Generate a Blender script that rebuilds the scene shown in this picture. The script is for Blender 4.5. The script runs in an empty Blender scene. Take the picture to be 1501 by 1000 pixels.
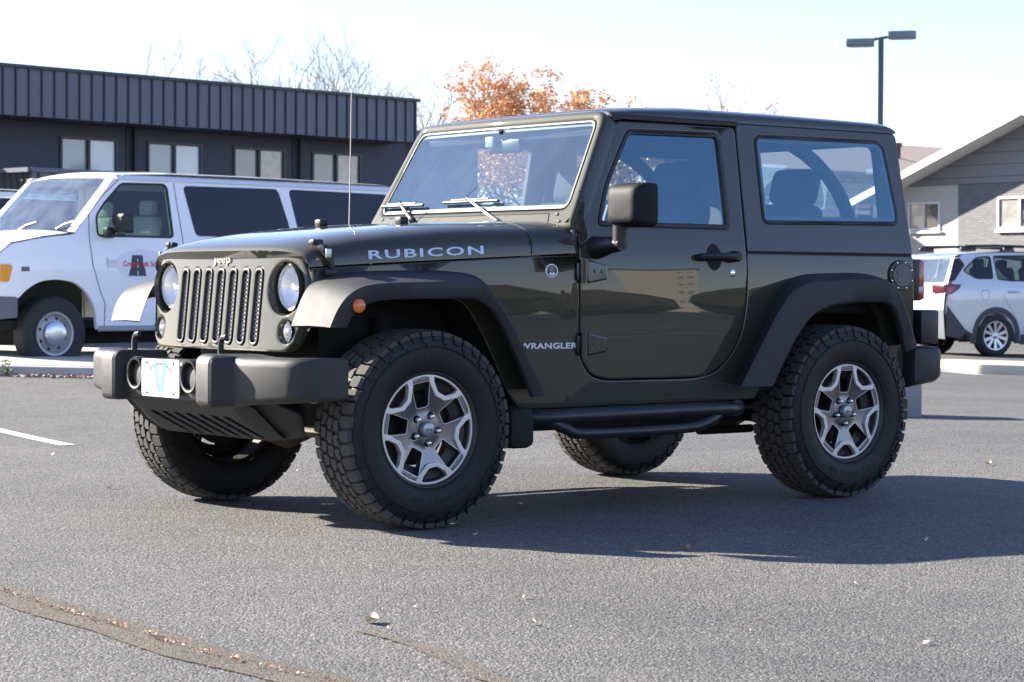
import bpy, bmesh, math, random
from mathutils import Vector, Matrix
from mathutils.geometry import delaunay_2d_cdt
random.seed(7)
sc = bpy.context.scene
COL = sc.collection
R = math.radians
# ---------------------------------------------------------------- camera
cd = bpy.data.cameras.new('camera'); cam = bpy.data.objects.new('camera', cd); COL.objects.link(cam)
sc.camera = cam
cd.sensor_width = 36.0; cd.lens = 3360.1182 / 1501 * 36.0
cd.clip_start = 0.1; cd.clip_end = 3000
CAM = Vector((-5.44241773, -8.31735264, 0.987498826))
yaw, pitch, roll = 0.903954106, -0.0242878266, 0.00484909429
f_ = Vector((math.cos(yaw)*math.cos(pitch), math.sin(yaw)*math.cos(pitch), math.sin(pitch)))
r_ = Vector((math.sin(yaw), -math.cos(yaw), 0)); u_ = r_.cross(f_)
r2 = math.cos(roll)*r_ + math.sin(roll)*u_; u2 = -math.sin(roll)*r_ + math.cos(roll)*u_
cam.matrix_world = Matrix(((r2.x,u2.x,-f_.x,CAM.x),(r2.y,u2.y,-f_.y,CAM.y),(r2.z,u2.z,-f_.z,CAM.z),(0,0,0,1)))
cd.dof.use_dof = True; cd.dof.focus_distance = 9.6; cd.dof.aperture_fstop = 10.0
# ---------------------------------------------------------------- sky, sun, exposure
SUN = Vector((-1.02, 1.86, 1.0)).normalized()
w = bpy.data.worlds.new('World'); sc.world = w; w.use_nodes = True
nt = w.node_tree; bg = nt.nodes['Background']
sky = nt.nodes.new('ShaderNodeTexSky'); sky.sky_type = 'NISHITA'; sky.sun_disc = False
sky.sun_elevation = math.asin(SUN.z); sky.sun_rotation = math.atan2(SUN.x, SUN.y)
sky.air_density = 1.0; sky.dust_density = 0.3; sky.ozone_density = 1.5
tint = nt.nodes.new('ShaderNodeMix'); tint.data_type = 'RGBA'; tint.blend_type = 'MULTIPLY'; tint.inputs['Factor'].default_value = 1; tint.inputs['B'].default_value = (.95, .91, 1.12, 1)
nt.links.new(sky.outputs[0], tint.inputs['A']); nt.links.new(tint.outputs['Result'], bg.inputs[0]); bg.inputs[1].default_value = 0.068
sl = bpy.data.lights.new('sun', 'SUN'); sl.energy = 5.0; sl.angle = R(0.55); sl.color = (1, .93, .81)
so = bpy.data.objects.new('sun', sl); COL.objects.link(so); so.location = (-20, 40, 25)
so.rotation_euler = (-SUN).to_track_quat('-Z', 'Y').to_euler()
sc.view_settings.view_transform = 'Standard'; sc.view_settings.look = 'None'
sc.view_settings.exposure = 1.95; sc.view_settings.gamma = 1.0
sc.render.resolution_x = 1024; sc.render.resolution_y = 682

# ---------------------------------------------------------------- materials
MATS = {}
def mat(name, col, rough=.5, metal=0, coat=0, coat_rough=.03, bump=0, bscale=200, var=0, vscale=6, spec=.5, emit=None, flake=0):
    if name in MATS: return MATS[name]
    m = bpy.data.materials.new(name); m.use_nodes = True; n = m.node_tree.nodes; l = m.node_tree.links
    b = n['Principled BSDF']
    b.inputs['Base Color'].default_value = (*col, 1); b.inputs['Roughness'].default_value = rough
    b.inputs['Metallic'].default_value = metal; b.inputs['Coat Weight'].default_value = coat
    b.inputs['Coat Roughness'].default_value = coat_rough
    b.inputs['Specular IOR Level'].default_value = spec
    tc = n.new('ShaderNodeTexCoord')
    if var:
        t = n.new('ShaderNodeTexNoise'); t.inputs['Scale'].default_value = vscale; t.inputs['Detail'].default_value = 6
        l.new(tc.outputs['Object'], t.inputs['Vector'])
        mx = n.new('ShaderNodeMix'); mx.data_type = 'RGBA'
        mx.inputs['A'].default_value = tuple(c*(1-var) for c in col)+(1,); mx.inputs['B'].default_value = tuple(min(1,c*(1+var)) for c in col)+(1,)
        l.new(t.outputs['Fac'], mx.inputs['Factor']); l.new(mx.outputs['Result'], b.inputs['Base Color'])
        mr = n.new('ShaderNodeMapRange'); mr.inputs['To Min'].default_value = max(0, rough-.12*min(1,var*2)); mr.inputs['To Max'].default_value = min(1, rough+.12*min(1,var*2))
        l.new(t.outputs['Fac'], mr.inputs['Value']); l.new(mr.outputs['Result'], b.inputs['Roughness'])
    if bump:
        t = n.new('ShaderNodeTexNoise'); t.inputs['Scale'].default_value = bscale; t.inputs['Detail'].default_value = 3
        l.new(tc.outputs['Object'], t.inputs['Vector'])
        bp = n.new('ShaderNodeBump'); bp.inputs['Strength'].default_value = bump; bp.inputs['Distance'].default_value = .002
        l.new(t.outputs['Fac'], bp.inputs['Height']); l.new(bp.outputs['Normal'], b.inputs['Normal'])
    if emit: b.inputs['Emission Color'].default_value = (*emit, 1); b.inputs['Emission Strength'].default_value = 1
    MATS[name] = m; return m
def glass(name, tint, ior=1.5, rough=0.0, dirt=0, dirtcol=(.5,.5,.5), gcol=(1,1,1)):
    m = bpy.data.materials.new(name); m.use_nodes = True; n = m.node_tree.nodes; l = m.node_tree.links
    n.remove(n['Principled BSDF']); out = n['Material Output']
    tr = n.new('ShaderNodeBsdfTransparent'); tr.inputs[0].default_value = (*tint, 1)
    gl = n.new('ShaderNodeBsdfGlossy'); gl.inputs['Roughness'].default_value = rough; gl.inputs['Color'].default_value = (*gcol, 1)
    fr = n.new('ShaderNodeFresnel'); ge = n.new('ShaderNodeNewGeometry'); mi = n.new('ShaderNodeMapRange'); mi.inputs['To Min'].default_value = ior; mi.inputs['To Max'].default_value = 1/ior
    l.new(ge.outputs['Backfacing'], mi.inputs['Value']); l.new(mi.outputs['Result'], fr.inputs['IOR'])
    mx = n.new('ShaderNodeMixShader'); l.new(fr.outputs[0], mx.inputs[0]); l.new(tr.outputs[0], mx.inputs[1]); l.new(gl.outputs[0], mx.inputs[2])
    last = mx
    if dirt:
        df = n.new('ShaderNodeBsdfDiffuse'); df.inputs[0].default_value = (*dirtcol, 1)
        tc = n.new('ShaderNodeTexCoord'); t = n.new('ShaderNodeTexNoise'); t.inputs['Scale'].default_value = 5; t.inputs['Detail'].default_value = 8
        l.new(tc.outputs['Object'], t.inputs['Vector'])
        mr = n.new('ShaderNodeMapRange'); mr.inputs['From Min'].default_value = .35; mr.inputs['From Max'].default_value = .75
        mr.inputs['To Min'].default_value = dirt*.3; mr.inputs['To Max'].default_value = dirt
        l.new(t.outputs['Fac'], mr.inputs['Value'])
        m2 = n.new('ShaderNodeMixShader'); l.new(mr.outputs['Result'], m2.inputs[0]); l.new(mx.outputs[0], m2.inputs[1]); l.new(df.outputs[0], m2.inputs[2]); last = m2
    l.new(last.outputs[0], out.inputs[0]); MATS[name] = m; return m
PAINT = mat('olive_black_paint', (.054,.053,.037), .66, .30, 1.0, .015, var=.05, vscale=3, spec=.08)
PAINT2 = mat('hardtop_paint', (.042,.042,.034), .5, .4, .7, .04, bump=.03, bscale=900)
FLARE = mat('grained_black_plastic', (.030,.031,.033), .60, bump=.5, bscale=700, var=.3, vscale=9, spec=.4)
BUMPM = mat('bumper_black_plastic', (.020,.020,.020), .48, bump=.5, bscale=600, var=.45, vscale=14)
BLACK = mat('satin_black', (.012,.012,.013), .45)
DEEP = mat('underbody_black', (.008,.008,.008), .8, var=.4)
RUST = mat('dusty_brown_metal', (.06,.042,.03), .7, var=.5, vscale=20)
TYRE = mat('tyre_rubber', (.006,.006,.007), .55, spec=.4, bump=.3, bscale=400, var=.3, vscale=12)
TREAD = mat('dusty_tread_rubber', (.060,.056,.050), .85, bump=.5, bscale=300, var=.35, vscale=25)
GUN = mat('gunmetal_alloy', (.17,.175,.19), .27, .9, .5, .06)
SILVER = mat('machined_alloy', (.68,.65,.62), .40, .5)
CHROME = mat('chrome', (.75,.75,.75), .08, 1)
RUBBER = mat('window_rubber', (.01,.01,.011), .5)
LETTER = mat('pale_silver_letter', (.62,.68,.80), .35, .1)
WHITEP = mat('white_letter', (.75,.76,.78), .4)
SEAT = mat('dark_grey_cloth', (.035,.036,.04), .85, bump=.3, bscale=300)
DASH = mat('dash_plastic', (.03,.03,.033), .6)
BELT = mat('pale_belt', (.45,.45,.42), .6)
WS = glass('windshield_glass', (.80,.88,.88), 2.5, 0, .04, (.50,.60,.70), (.62,.88,1))
TG = glass('side_glass', (.76,.84,.87), 2.3, 0, .015, (.4,.5,.6), (.5,.84,1))
VG = glass('van_glass', (.65,.75,.76), 2.3, 0, .10, (.7,.75,.8), (.8,.93,1))
LENS = glass('lamp_glass', (.95,.96,1), 1.45)

# ---------------------------------------------------------------- mesh kit
class M:
    def __init__(s): s.v = []; s.f = []; s.m = []
    def add(s, V, F, mi=0):
        o = len(s.v); s.v += [tuple(v) for v in V]; s.f += [tuple(i+o for i in f) for f in F]; s.m += [mi]*len(F)
    def xf(s, fn): s.v = [tuple(fn(v)) for v in s.v]; return s
    def join(s, o, fn=None, mi=None):
        V = [fn(v) for v in o.v] if fn else o.v
        n = len(s.v); s.v += [tuple(v) for v in V]; s.f += [tuple(i+n for i in f) for f in o.f]; s.m += (o.m if mi is None else [mi]*len(o.f))
        return s
    def box(s, c, d, bev=.01, mi=0, rz=0, seg=2, rot=None):
        b = bmesh.new(); bmesh.ops.create_cube(b, size=1)
        for v in b.verts: v.co = Vector((v.co.x*d[0], v.co.y*d[1], v.co.z*d[2]))
        if bev: bmesh.ops.bevel(b, geom=list(b.edges), offset=min(bev, min(d)*.45), segments=seg, affect='EDGES', profile=.5)
        Mx = (rot or Matrix.Rotation(rz, 3, 'Z')); b.verts.index_update()
        s.add([Mx @ v.co + Vector(c) for v in b.verts], [[v.index for v in f.verts] for f in b.faces], mi); b.free(); return s
    def loft(s, rings, closed=True, caps=(True, True), mi=0):
        n = len(rings[0]); V = [p for r in rings for p in r]; F = []
        for i in range(len(rings)-1):
            for j in range(n if closed else n-1):
                k = (j+1) % n; F.append((i*n+j, i*n+k, (i+1)*n+k, (i+1)*n+j))
        if caps[0]: F.append(tuple(reversed(range(n))))
        if caps[1]: F.append(tuple(range((len(rings)-1)*n, len(rings)*n)))
        s.add(V, F, mi); return s
    def tube(s, path, r, n=10, mi=0, closed=False):
        P = [Vector(p) for p in path]; rings = []; up = None
        rr = r if isinstance(r, (list, tuple)) else [r]*len(P)
        for i, p in enumerate(P):
            t = (P[min(i+1, len(P)-1)] - P[max(i-1, 0)]).normalized()
            a = Vector((0,0,1)) if up is None else up
            if abs(t.dot(a)) > .95 and up is None: a = Vector((1,0,0))
            x = t.cross(a).normalized(); y = x.cross(t).normalized(); up = y
            rings.append([p + rr[i]*(math.cos(2*math.pi*k/n)*x + math.sin(2*math.pi*k/n)*y) for k in range(n)])
        return s.loft(rings, True, (True, True), mi)
    def lathe(s, prof, n=48, mi=0, c=(0,0,0), axis='y', close=False):
        # prof: (radius, position along axis)
        rings = []
        for k in range(n):
            a = 2*math.pi*k/n; ring = []
            for r, t in prof:
                q = {'y': (r*math.cos(a), t, r*math.sin(a)), 'x': (t, r*math.cos(a), r*math.sin(a)), 'z': (r*math.cos(a), r*math.sin(a), t)}[axis]
                ring.append((q[0]+c[0], q[1]+c[1], q[2]+c[2]))
            rings.append(ring)
        m = len(prof); V = [p for r in rings for p in r]; F = []
        for i in range(n):
            for j in range(m-1 if not close else m):
                F.append((i*m+j, i*m+(j+1) % m, ((i+1) % n)*m+(j+1) % m, ((i+1) % n)*m+j))
        s.add(V, F, mi); return s
    def panel(s, outer, holes=(), mapf=None, th=.02, er=.004, grid=0, mi=0, back=False, mi_edge=None):
        def area(P): return sum(P[i][0]*P[(i+1) % len(P)][1]-P[(i+1) % len(P)][0]*P[i][1] for i in range(len(P)))/2
        loops = []
        for k, P in enumerate([outer]+list(holes)):
            P = dedupe(P)
            if (area(P) < 0) != (k > 0): P = P[::-1]
            loops.append(P)
        def inset(P, d):
            out = []; n = len(P)
            for i in range(n):
                a, b, c = P[i-1], P[i], P[(i+1) % n]
                e1 = norm2(b[0]-a[0], b[1]-a[1]); e2 = norm2(c[0]-b[0], c[1]-b[1])
                n1 = (-e1[1], e1[0]); n2 = (-e2[1], e2[0]); bx, by = n1[0]+n2[0], n1[1]+n2[1]
                L = math.hypot(bx, by) or 1; bx /= L; by /= L; k = max(.5, bx*n1[0]+by*n1[1])
                out.append((b[0]+bx*d/k, b[1]+by*d/k))
            return out
        edge = [(0, th), (0, er), (er*.3, er*.3), (er, 0), (er*1.35+.0008, 0)] if er else [(0, th), (0, 0)]
        cv = []; ce = []; cmaps = []
        for P in loops:
            n = len(P); rings = [[(q[0], q[1], dd) for q in inset(P, dn)] for dn, dd in edge]
            V = [mapf(*q) for r in rings for q in r]; F = []
            for i in range(len(rings)-1):
                for j in range(n):
                    F.append((i*n+j, i*n+(j+1) % n, (i+1)*n+(j+1) % n, (i+1)*n+j))
            s.add(V, F, mi if mi_edge is None else mi_edge)
            o = len(cv); cv += [(q[0], q[1]) for q in rings[-1]]; ce += [(o+j, o+(j+1) % n) for j in range(n)]
        def inside(x, y):
            c = False
            for P0, P1 in ce:
                a, b = cv[P0], cv[P1]
                if (a[1] > y) != (b[1] > y) and x < (b[0]-a[0])*(y-a[1])/(b[1]-a[1])+a[0]: c = not c
            return c
        pts = list(cv)
        if grid:
            xs = [q[0] for q in cv]; ys = [q[1] for q in cv]
            g = grid if isinstance(grid, tuple) else (grid, grid)
            x = min(xs)+g[0]*.5
            while x < max(xs):
                y = min(ys)+g[1]*.5
                while y < max(ys):
                    if inside(x, y) and min((q[0]-x)**2+(q[1]-y)**2 for q in cv) > (min(g)*.45)**2: pts.append((x, y))
                    y += g[1]
                x += g[0]
        r = delaunay_2d_cdt([Vector(q) for q in pts], ce, [], 0, 1e-7)
        V2, F2 = r[0], r[2]; F = []
        for f in F2:
            cx = sum(V2[i].x for i in f)/len(f); cy = sum(V2[i].y for i in f)/len(f)
            if inside(cx, cy): F.append(tuple(f))
        s.add([mapf(q.x, q.y, 0) for q in V2], F, mi)
        if back: s.add([mapf(q.x, q.y, th) for q in V2], [tuple(reversed(f)) for f in F], mi)
        return s
    def obj(s, name, mats, parent=None, sharp=32, smooth=True, weld=True, **tags):
        me = bpy.data.meshes.new(name); me.from_pydata(s.v, [], s.f)
        for m in (mats if isinstance(mats, (list, tuple)) else [mats]): me.materials.append(m)
        me.polygons.foreach_set('material_index', s.m)
        b = bmesh.new(); b.from_mesh(me)
        if weld: bmesh.ops.remove_doubles(b, verts=b.verts, dist=1e-5)
        bmesh.ops.recalc_face_normals(b, faces=b.faces); b.to_mesh(me); b.free()
        if smooth:
            me.polygons.foreach_set('use_smooth', [True]*len(me.polygons)); me.set_sharp_from_angle(angle=R(sharp))
        o = bpy.data.objects.new(name, me); COL.objects.link(o)
        if parent: o.parent = parent
        for k, v in tags.items(): o[k] = v
        return o
def norm2(x, y):
    L = math.hypot(x, y) or 1; return (x/L, y/L)
def dedupe(P):
    out = []
    for q in P:
        if not out or math.hypot(q[0]-out[-1][0], q[1]-out[-1][1]) > 1e-5: out.append(q)
    if math.hypot(out[0][0]-out[-1][0], out[0][1]-out[-1][1]) < 1e-5: out.pop()
    return out
def rp(pts, r=.02, n=5, sub=0):
    """polygon with rounded corners; a point may carry its own radius"""
    out = []; N = len(pts)
    for i in range(N):
        a, b, c = pts[i-1], pts[i], pts[(i+1) % N]; rr = b[2] if len(b) > 2 else r
        d1 = math.hypot(a[0]-b[0], a[1]-b[1]); d2 = math.hypot(c[0]-b[0], c[1]-b[1])
        e1 = ((a[0]-b[0])/d1, (a[1]-b[1])/d1); e2 = ((c[0]-b[0])/d2, (c[1]-b[1])/d2)
        k = min(rr, d1*.48, d2*.48)
        if k < 1e-5: out.append((b[0], b[1])); continue
        p0 = (b[0]+e1[0]*k, b[1]+e1[1]*k); p2 = (b[0]+e2[0]*k, b[1]+e2[1]*k)
        for j in range(n+1):
            t = j/n; out.append(tuple((1-t)**2*p0[q]+2*t*(1-t)*b[q]+t*t*p2[q] for q in (0, 1)))
    if sub:
        o2 = []
        for i, q in enumerate(out):
            w_ = out[(i+1) % len(out)]; L = math.hypot(w_[0]-q[0], w_[1]-q[1]); k = max(1, int(L/sub))
            for j in range(k): o2.append((q[0]+(w_[0]-q[0])*j/k, q[1]+(w_[1]-q[1])*j/k))
        out = o2
    return out
def circ(cx, cy, r, n=24, ry=None): return [(cx+r*math.cos(2*math.pi*k/n), cy+(ry or r)*math.sin(2*math.pi*k/n)) for k in range(n)]
def lerp(x, T):
    if x <= T[0][0]: return T[0][1]
    for (a, b), (c, d) in zip(T, T[1:]):
        if x <= c: return b+(d-b)*(x-a)/(c-a)
    return T[-1][1]
def spline(P, n):
    """Catmull-Rom through tuples P, n steps per span"""
    out = []; N = len(P)
    for i in range(N-1):
        p0, p1, p2, p3 = P[max(i-1,0)], P[i], P[i+1], P[min(i+2,N-1)]
        for j in range(n):
            t = j/n
            out.append(tuple(.5*((2*b)+(-a+c)*t+(2*a-5*b+4*c-d)*t*t+(-a+3*b-3*c+d)*t**3) for a, b, c, d in zip(p0, p1, p2, p3)))
    out.append(tuple(P[-1])); return out
def text(txt, w_, h, depth=.002, bold=0, off=0, shear=0):
    """letters as a mesh in the (u,v) plane, u 0..w_, v 0..h, front at d=0"""
    c = bpy.data.curves.new('t', 'FONT'); c.body = txt; c.extrude = .5; c.offset = off; c.space_character = 1.05+bold; c.resolution_u = 3; c.shear = shear
    o = bpy.data.objects.new('t', c); COL.objects.link(o)
    dg = bpy.context.evaluated_depsgraph_get(); me = bpy.data.meshes.new_from_object(o.evaluated_get(dg))
    bpy.data.objects.remove(o); xs = [v.co.x for v in me.vertices]; ys = [v.co.y for v in me.vertices]
    x0, x1, y0, y1 = min(xs), max(xs), min(ys), max(ys); m = M()
    m.add([((v.co.x-x0)/(x1-x0)*w_, (v.co.y-y0)/(y1-y0)*h, v.co.z*depth) for v in me.vertices], [tuple(p.vertices) for p in me.polygons])
    return m
def empty(name, loc=(0,0,0), rz=0, **tags):
    o = bpy.data.objects.new(name, None); COL.objects.link(o); o.location = loc; o.rotation_euler = (0,0,rz); o.empty_display_size = .2
    for k, v in tags.items(): o[k] = v
    return o
def copy_tree(o, parent=None, **tags):
    c = o.copy(); COL.objects.link(c); c.parent = parent
    for k, v in tags.items(): c[k] = v
    for ch in list(o.children): copy_tree(ch, c)
    return c
def smooth01(t): t = max(0, min(1, t)); return t*t*(3-2*t)
FH = Vector((f_.x, f_.y, 0)).normalized(); RH = Vector((FH.y, -FH.x, 0))
def gz(x, y):
    """lot surface: flat round the car, rising a little far left, falling a little far right"""
    d = Vector((x-CAM.x, y-CAM.y, 0)); D = d.dot(FH); L = d.dot(RH)
    return smooth01((D-13)/11)*max(-.26, min(.16, .10-(L+5)*.0245))
# ================================================================ THE OFF-ROAD CAR (front axle x=0, camera side is -y)
def Y0(z):
    if z < 1.05: return .80-(z-.85)**2/9.6
    y = .80-.2**2/9.6
    t = min(z, 1.2)-1.05; y -= .0417*t+1.087*t*t/2
    if z > 1.2: y -= .205*(z-1.2)
    return y
def yb(x, z): return Y0(z)-max(0, .83-x)*.137+.0005*math.sin(x*8.5+z*6)*math.sin(z*9-x*3+1)
car = empty('off_road_car', label='dark olive two-door off-road car with hardtop, parked in the middle of the lot', category='car')
def P(m, name, mats, parent=car, **k): return m.obj(name, mats, parent, **k)
def side(s, off=0):  # panel map: (x,z,depth) -> world on side s (-1 near the camera)
    return lambda x, z, d: (x, s*(yb(x, z)-d+off), z)
DOOR_LOW = [(.838,1.118,0),(.838,.74,0),(.846,.675,.05),(.90,.60,.08),(.99,.577,.05),(1.53,.576,.1),(1.655,.60,.08),(1.745,.68,.07),(1.80,.77,.05),(1.832,.90,.1),(1.84,1.05,0),(1.84,1.138,0)]
BODY = [(-.405,1.052,0),(.605,1.110,0)]+DOOR_LOW+[(2.95,1.136,.01),(2.95,.56,.03),(2.80,.50,0),(2.765,.68,.03),(2.70,.86,.06),(2.63,.925,.06),(2.25,.925,.06),(2.06,.80,.05),(1.90,.475,.02),
        (.56,.465,.02),(.50,.53,.02),(.36,.80,.05),(.27,.93,.06),(-.27,.93,.06),(-.36,.90,.03),(-.40,.84,.02)]
body = M()
for s in (-1, 1):
    body.panel(rp(BODY, sub=.06), (), side(s), .028, .004, grid=(.12,.06))
# rear face of the tub
tg_ = M(); tg_.panel(rp([(-.79,.56),(.79,.56),(.79,1.12),(-.79,1.12)], .03, sub=.1), (), lambda y, z, d: (2.952-d, y, z), .03, .012); P(tg_, "tailgate", PAINT)
# floor, firewall and inner side walls
bodyo = P(body, 'body', PAINT)
fl = M(); fl.box((1.9,0,.53), (2.05,1.5,.05), .01); fl.box((.86,0,.80), (.05,1.46,.62), .01); fl.box((.26,0,.76), (1.08,.96,.54), .03)
for s in (-1,1):
    fl.box((2.42,s*.66,.96), (1.0,.20,.20), .03); fl.box((1.35,s*.68,.55), (1.6,.09,.13), .01)
    fl.box((.62,s*.56,.76), (.40,.26,.58), .02)
    fl.box((2.88,s*.66,.80), (.12,.24,.46), .02)
P(fl, 'floor_pan', DEEP)
wl = M()
ARCHF = [(-.42,.80),(-.371,.883),(-.30,.918),(-.097,.934),(.203,.932),(.28,.895),(.362,.785),(.50,.52)]
ARCHR = [(1.88,.53),(2.06,.785),(2.228,.90),(2.45,.926),(2.645,.918),(2.708,.838),(2.766,.68),(2.80,.56)]
for s in (-1, 1):
    for A, yi in ((ARCHF, .50), (ARCHR, .56)):
        A2 = spline(A, 4); wl = M(); wl.loft([[(x, s*(yb(x,z)-.005), z) for x, z in A2], [(x, s*yi, z+.03) for x, z in A2]], closed=False, caps=(False, False)); P(wl, 'wheel_arch_liner', DEEP)
# ---- hood and cowl
ZS = lambda x: 1.058+(x+.45)*.0535
ZC = lambda x: lerp(x, [(-.475,1.125),(-.455,1.142),(-.42,1.155),(-.35,1.176),(-.19,1.203),(0,1.226),(.26,1.252),(.6,1.266),(.83,1.272)])
def hood_sec(x, n=34, top=None):
    w_ = yb(x, 1.07)-.002; zs = ZS(x); h = (top or ZC(x))-zs; out = []
    for k in range(n+1):
        t = math.pi*k/n; c, s_ = math.cos(t), math.sin(t)
        y = w_*math.copysign(abs(c)**.34, c); z = zs+h*(s_**.62)*(1 if s_ > 0 else 1)
        out.append((y, z))
    return out
def hood_pt(x, z, off=.0015):
    zs = ZS(x); h = ZC(x)-zs; s_ = min(1, max(0, (z-zs)/h))**(1/.62); c = math.sqrt(max(0, 1-s_*s_)); w_ = yb(x, 1.07)-.002
    return w_*c**.34+off
hd = M(); rings = []
for x in [-.47,-.462,-.45,-.42,-.38,-.33,-.27,-.19,-.1,0,.1,.2,.3,.4,.5,.58,.603,.605]:
    # the front edge is swept back towards the sides
    rings.append([(x+.055*(abs(y)/.62)**3*max(0, 1-(x+.47)/.35), y, z-(.004 if x in (-.47,.605) else 0)) for y, z in hood_sec(x)])
hd.loft(rings, closed=False, caps=(False, False))
hd.loft([rings[0], [(a+.02, b, c-.03) for a, b, c in rings[0]]], closed=False, caps=(False, False))
hood = P(hd, 'hood', PAINT)
cw = M(); rings = []
for x in [.610,.612,.62,.68,.74,.79,.822,.825]:
    rings.append([(x, y, z-(.004 if x in (.610,.825) else 0)) for y, z in hood_sec(x)])
cw.loft(rings, closed=False, caps=(False, False))
cowl = P(cw, 'cowl', PAINT)
gp = M(); gp.loft([[(x, y*.985, z-.012) for y, z in hood_sec(x)] for x in (.56,.66)], closed=False, caps=(False, False))
gp.box((.83,0,1.18),(.02,1.44,.12),.002)
P(gp, 'cowl_seal', BLACK)
# cowl air intake, bump stops, washer nozzles
bs = M()
for s in (-1,1):
    b = M(); b.box((.255, s*.311, 1.262), (.045,.05,.035), .01); P(b, 'hood_bump_stop', BLACK, hood)
b = M(); b.box((.255,.60,1.235),(.05,.07,.012),.004); b.box((.235,.60,1.222),(.012,.07,.03),.003); b.box((.275,.60,1.222),(.012,.07,.03),.003); P(b, 'hood_bracket', BLACK, hood)
an = M(); an.tube([(.64,.655,1.19),(.64,.655,1.225)], [.014,.008], 10); an.tube([(.64,.655,1.22),(.645,.655,1.5),(.652,.657,1.89)], [.0035,.003,.002], 6)
P(an, 'antenna', mat('antenna_steel', (.35,.3,.27), .4, .6))
for s in (-1, 1):   # hood latches
    y = lambda x, z: s*hood_pt(x, z, 0)
    b = M(); x0 = -.35
    b.tube([(x0-.01, y(x0,1.16)+s*.012, 1.158), (x0, y(x0,1.13)+s*.02, 1.13), (x0+.01, y(x0,1.09)+s*.022, 1.095), (x0+.022, s*(yb(x0,1.04)+.02), 1.05)], [.014,.019,.015,.012], 8)
    b.box((x0-.005, y(x0,1.15)+s*.006, 1.158), (.05,.03,.022), .006)
    b.box((x0+.02, s*(yb(x0,1.03)+.008), 1.035), (.055,.03,.03), .006)
    la = P(b, 'hood_latch', BLACK, hood)
    b = M(); b.box((x0-.006, y(x0,1.11)+s*.044, 1.112), (.026,.006,.035), .002); P(b, 'latch_catch', mat('zinc', (.6,.6,.58), .35, .7), la)
# ---- grille
def GX(y, z): return -.462+(z-.90)*.10+.036*(abs(y)/.6)**4
GO = [(-.582,.80,.0),(-.53,.712,.07),(.53,.712,.07),(.582,.80,0),(.616,.96,.2),(.60,1.045,.05),(.545,1.112,.07),(.25,1.128,.3),(-.25,1.128,.3),(-.545,1.112,.07),(-.60,1.045,.05),(-.616,.96,.2)]
slots = [(k*.0985) for k in range(-3, 4)]
holes = [rp([(y-.029,.738),(y+.029,.738),(y+.029,1.052),(y-.029,1.052)], .0289, 6, sub=.05) for y in slots]
holes += [circ(s*.476, .970, .108, 40) for s in (-1, 1)]+[circ(s*.505, .795, .047, 28) for s in (-1, 1)]
g = M(); g.panel(rp(GO, .02, 6, sub=.05), holes, lambda y, z, d: (GX(y, z)+d, y, z), .05, .010, grid=(.05,.05))
for s in (-1, 1):   # headlight buckets
    g.lathe([(.108,.0),(.1065,.03),(.100,.06),(.092,.075)], 40, c=(GX(.476,.97), s*.476, .97), axis='x')
    g.lathe([(.047,.0),(.046,.03)], 28, c=(GX(.505,.795), s*.505, .795), axis='x')
grille = P(g, 'grille', PAINT)
for y in slots:   # seven slot inserts: surround + honeycomb
    b = M(); o_ = rp([(y-.031,.736),(y+.031,.736),(y+.031,1.054),(y-.031,1.054)], .0309, 7, sub=.05); i_ = rp([(y-.022,.748),(y+.022,.748),(y+.022,1.042),(y-.022,1.042)], .0219, 7, sub=.05)
    b.panel(o_, [i_], lambda a, z, d: (GX(a, z)-.005+d, a, z), .035, .003)
    b.panel(i_, (), lambda a, z, d: (GX(a, z)+.032+d, a, z), .002, 0, mi=1)
    so_ = P(b, 'grille_slot', [BLACK, DEEP], grille)
    h = M(); R0 = .0098
    for row in range(34):
        z = .755+row*R0*.866
        for c_ in range(-2, 3):
            yy = y+c_*R0*1.5*1.0+(0 if row % 2 else R0*.75)
            if row % 1 or abs(yy-y) > .023: continue
    for c_ in range(-1, 2):
        for row in range(17):
            yy = y+c_*R0*1.5; z = .758+row*R0*1.732+(R0*.866 if c_ % 2 else 0)
            if z > 1.035: continue
            ro = [(yy+R0*1.0*math.cos(math.pi*k/3), z+R0*1.0*math.sin(math.pi*k/3)) for k in range(6)]
            ri = [(yy+R0*.72*math.cos(math.pi*k/3), z+R0*.72*math.sin(math.pi*k/3)) for k in range(6)]
            h.panel(ro, [ri], lambda a, zz, d: (GX(a, zz)+.009+d, a, zz), .005, 0)
    P(h, 'slot_mesh', mat('mesh_steel', (.62,.58,.57), .42, .6), so_, smooth=False)
E_ = text('Jeep', .135, .052, .004, off=.012)
P(E_.xf(lambda v: (GX(0,1.09)-.006-v[2]*.5, .01-v[0]+.055, 1.062+v[1])), 'emblem_lettering', mat('emblem_paint', (.45,.45,.38), .3, .5), grille, smooth=False)
def lamp(name, c, r, parent, rim=.006, fl_=1.0):
    b = M(); b.lathe([(0,.05),(r*.35,.049),(r*.75,.035),(r,.008),(r,.0)], 40, c=c, axis='x', mi=0)      # reflector bowl
    b.lathe([(r,-.002),(r+rim,-.002),(r+rim,.02)], 40, c=c, axis='x', mi=1)
    b.lathe([(0,.01),(r*.16,.012),(r*.2,.03),(r*.2,.05)], 20, c=c, axis='x', mi=1)
    o = P(b, name, [mat('lamp_reflector', (.80,.82,.82), .25, .35, bump=.8, bscale=70, coat=1), CHROME], parent)
    b = M(); b.lathe([(0,-.016),(r*.3,-.0155),(r*.6,-.0125),(r*.85,-.006),(r*.985,.0)], 40, c=c, axis='x')
    P(b, 'lens', LENS, o); return o
for s in (-1, 1):
    lamp('headlight', (-.413, s*.476, .976), .090, grille)
    lamp('turn_signal', (-.437, s*.505, .795), .042, grille, .003)
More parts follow.
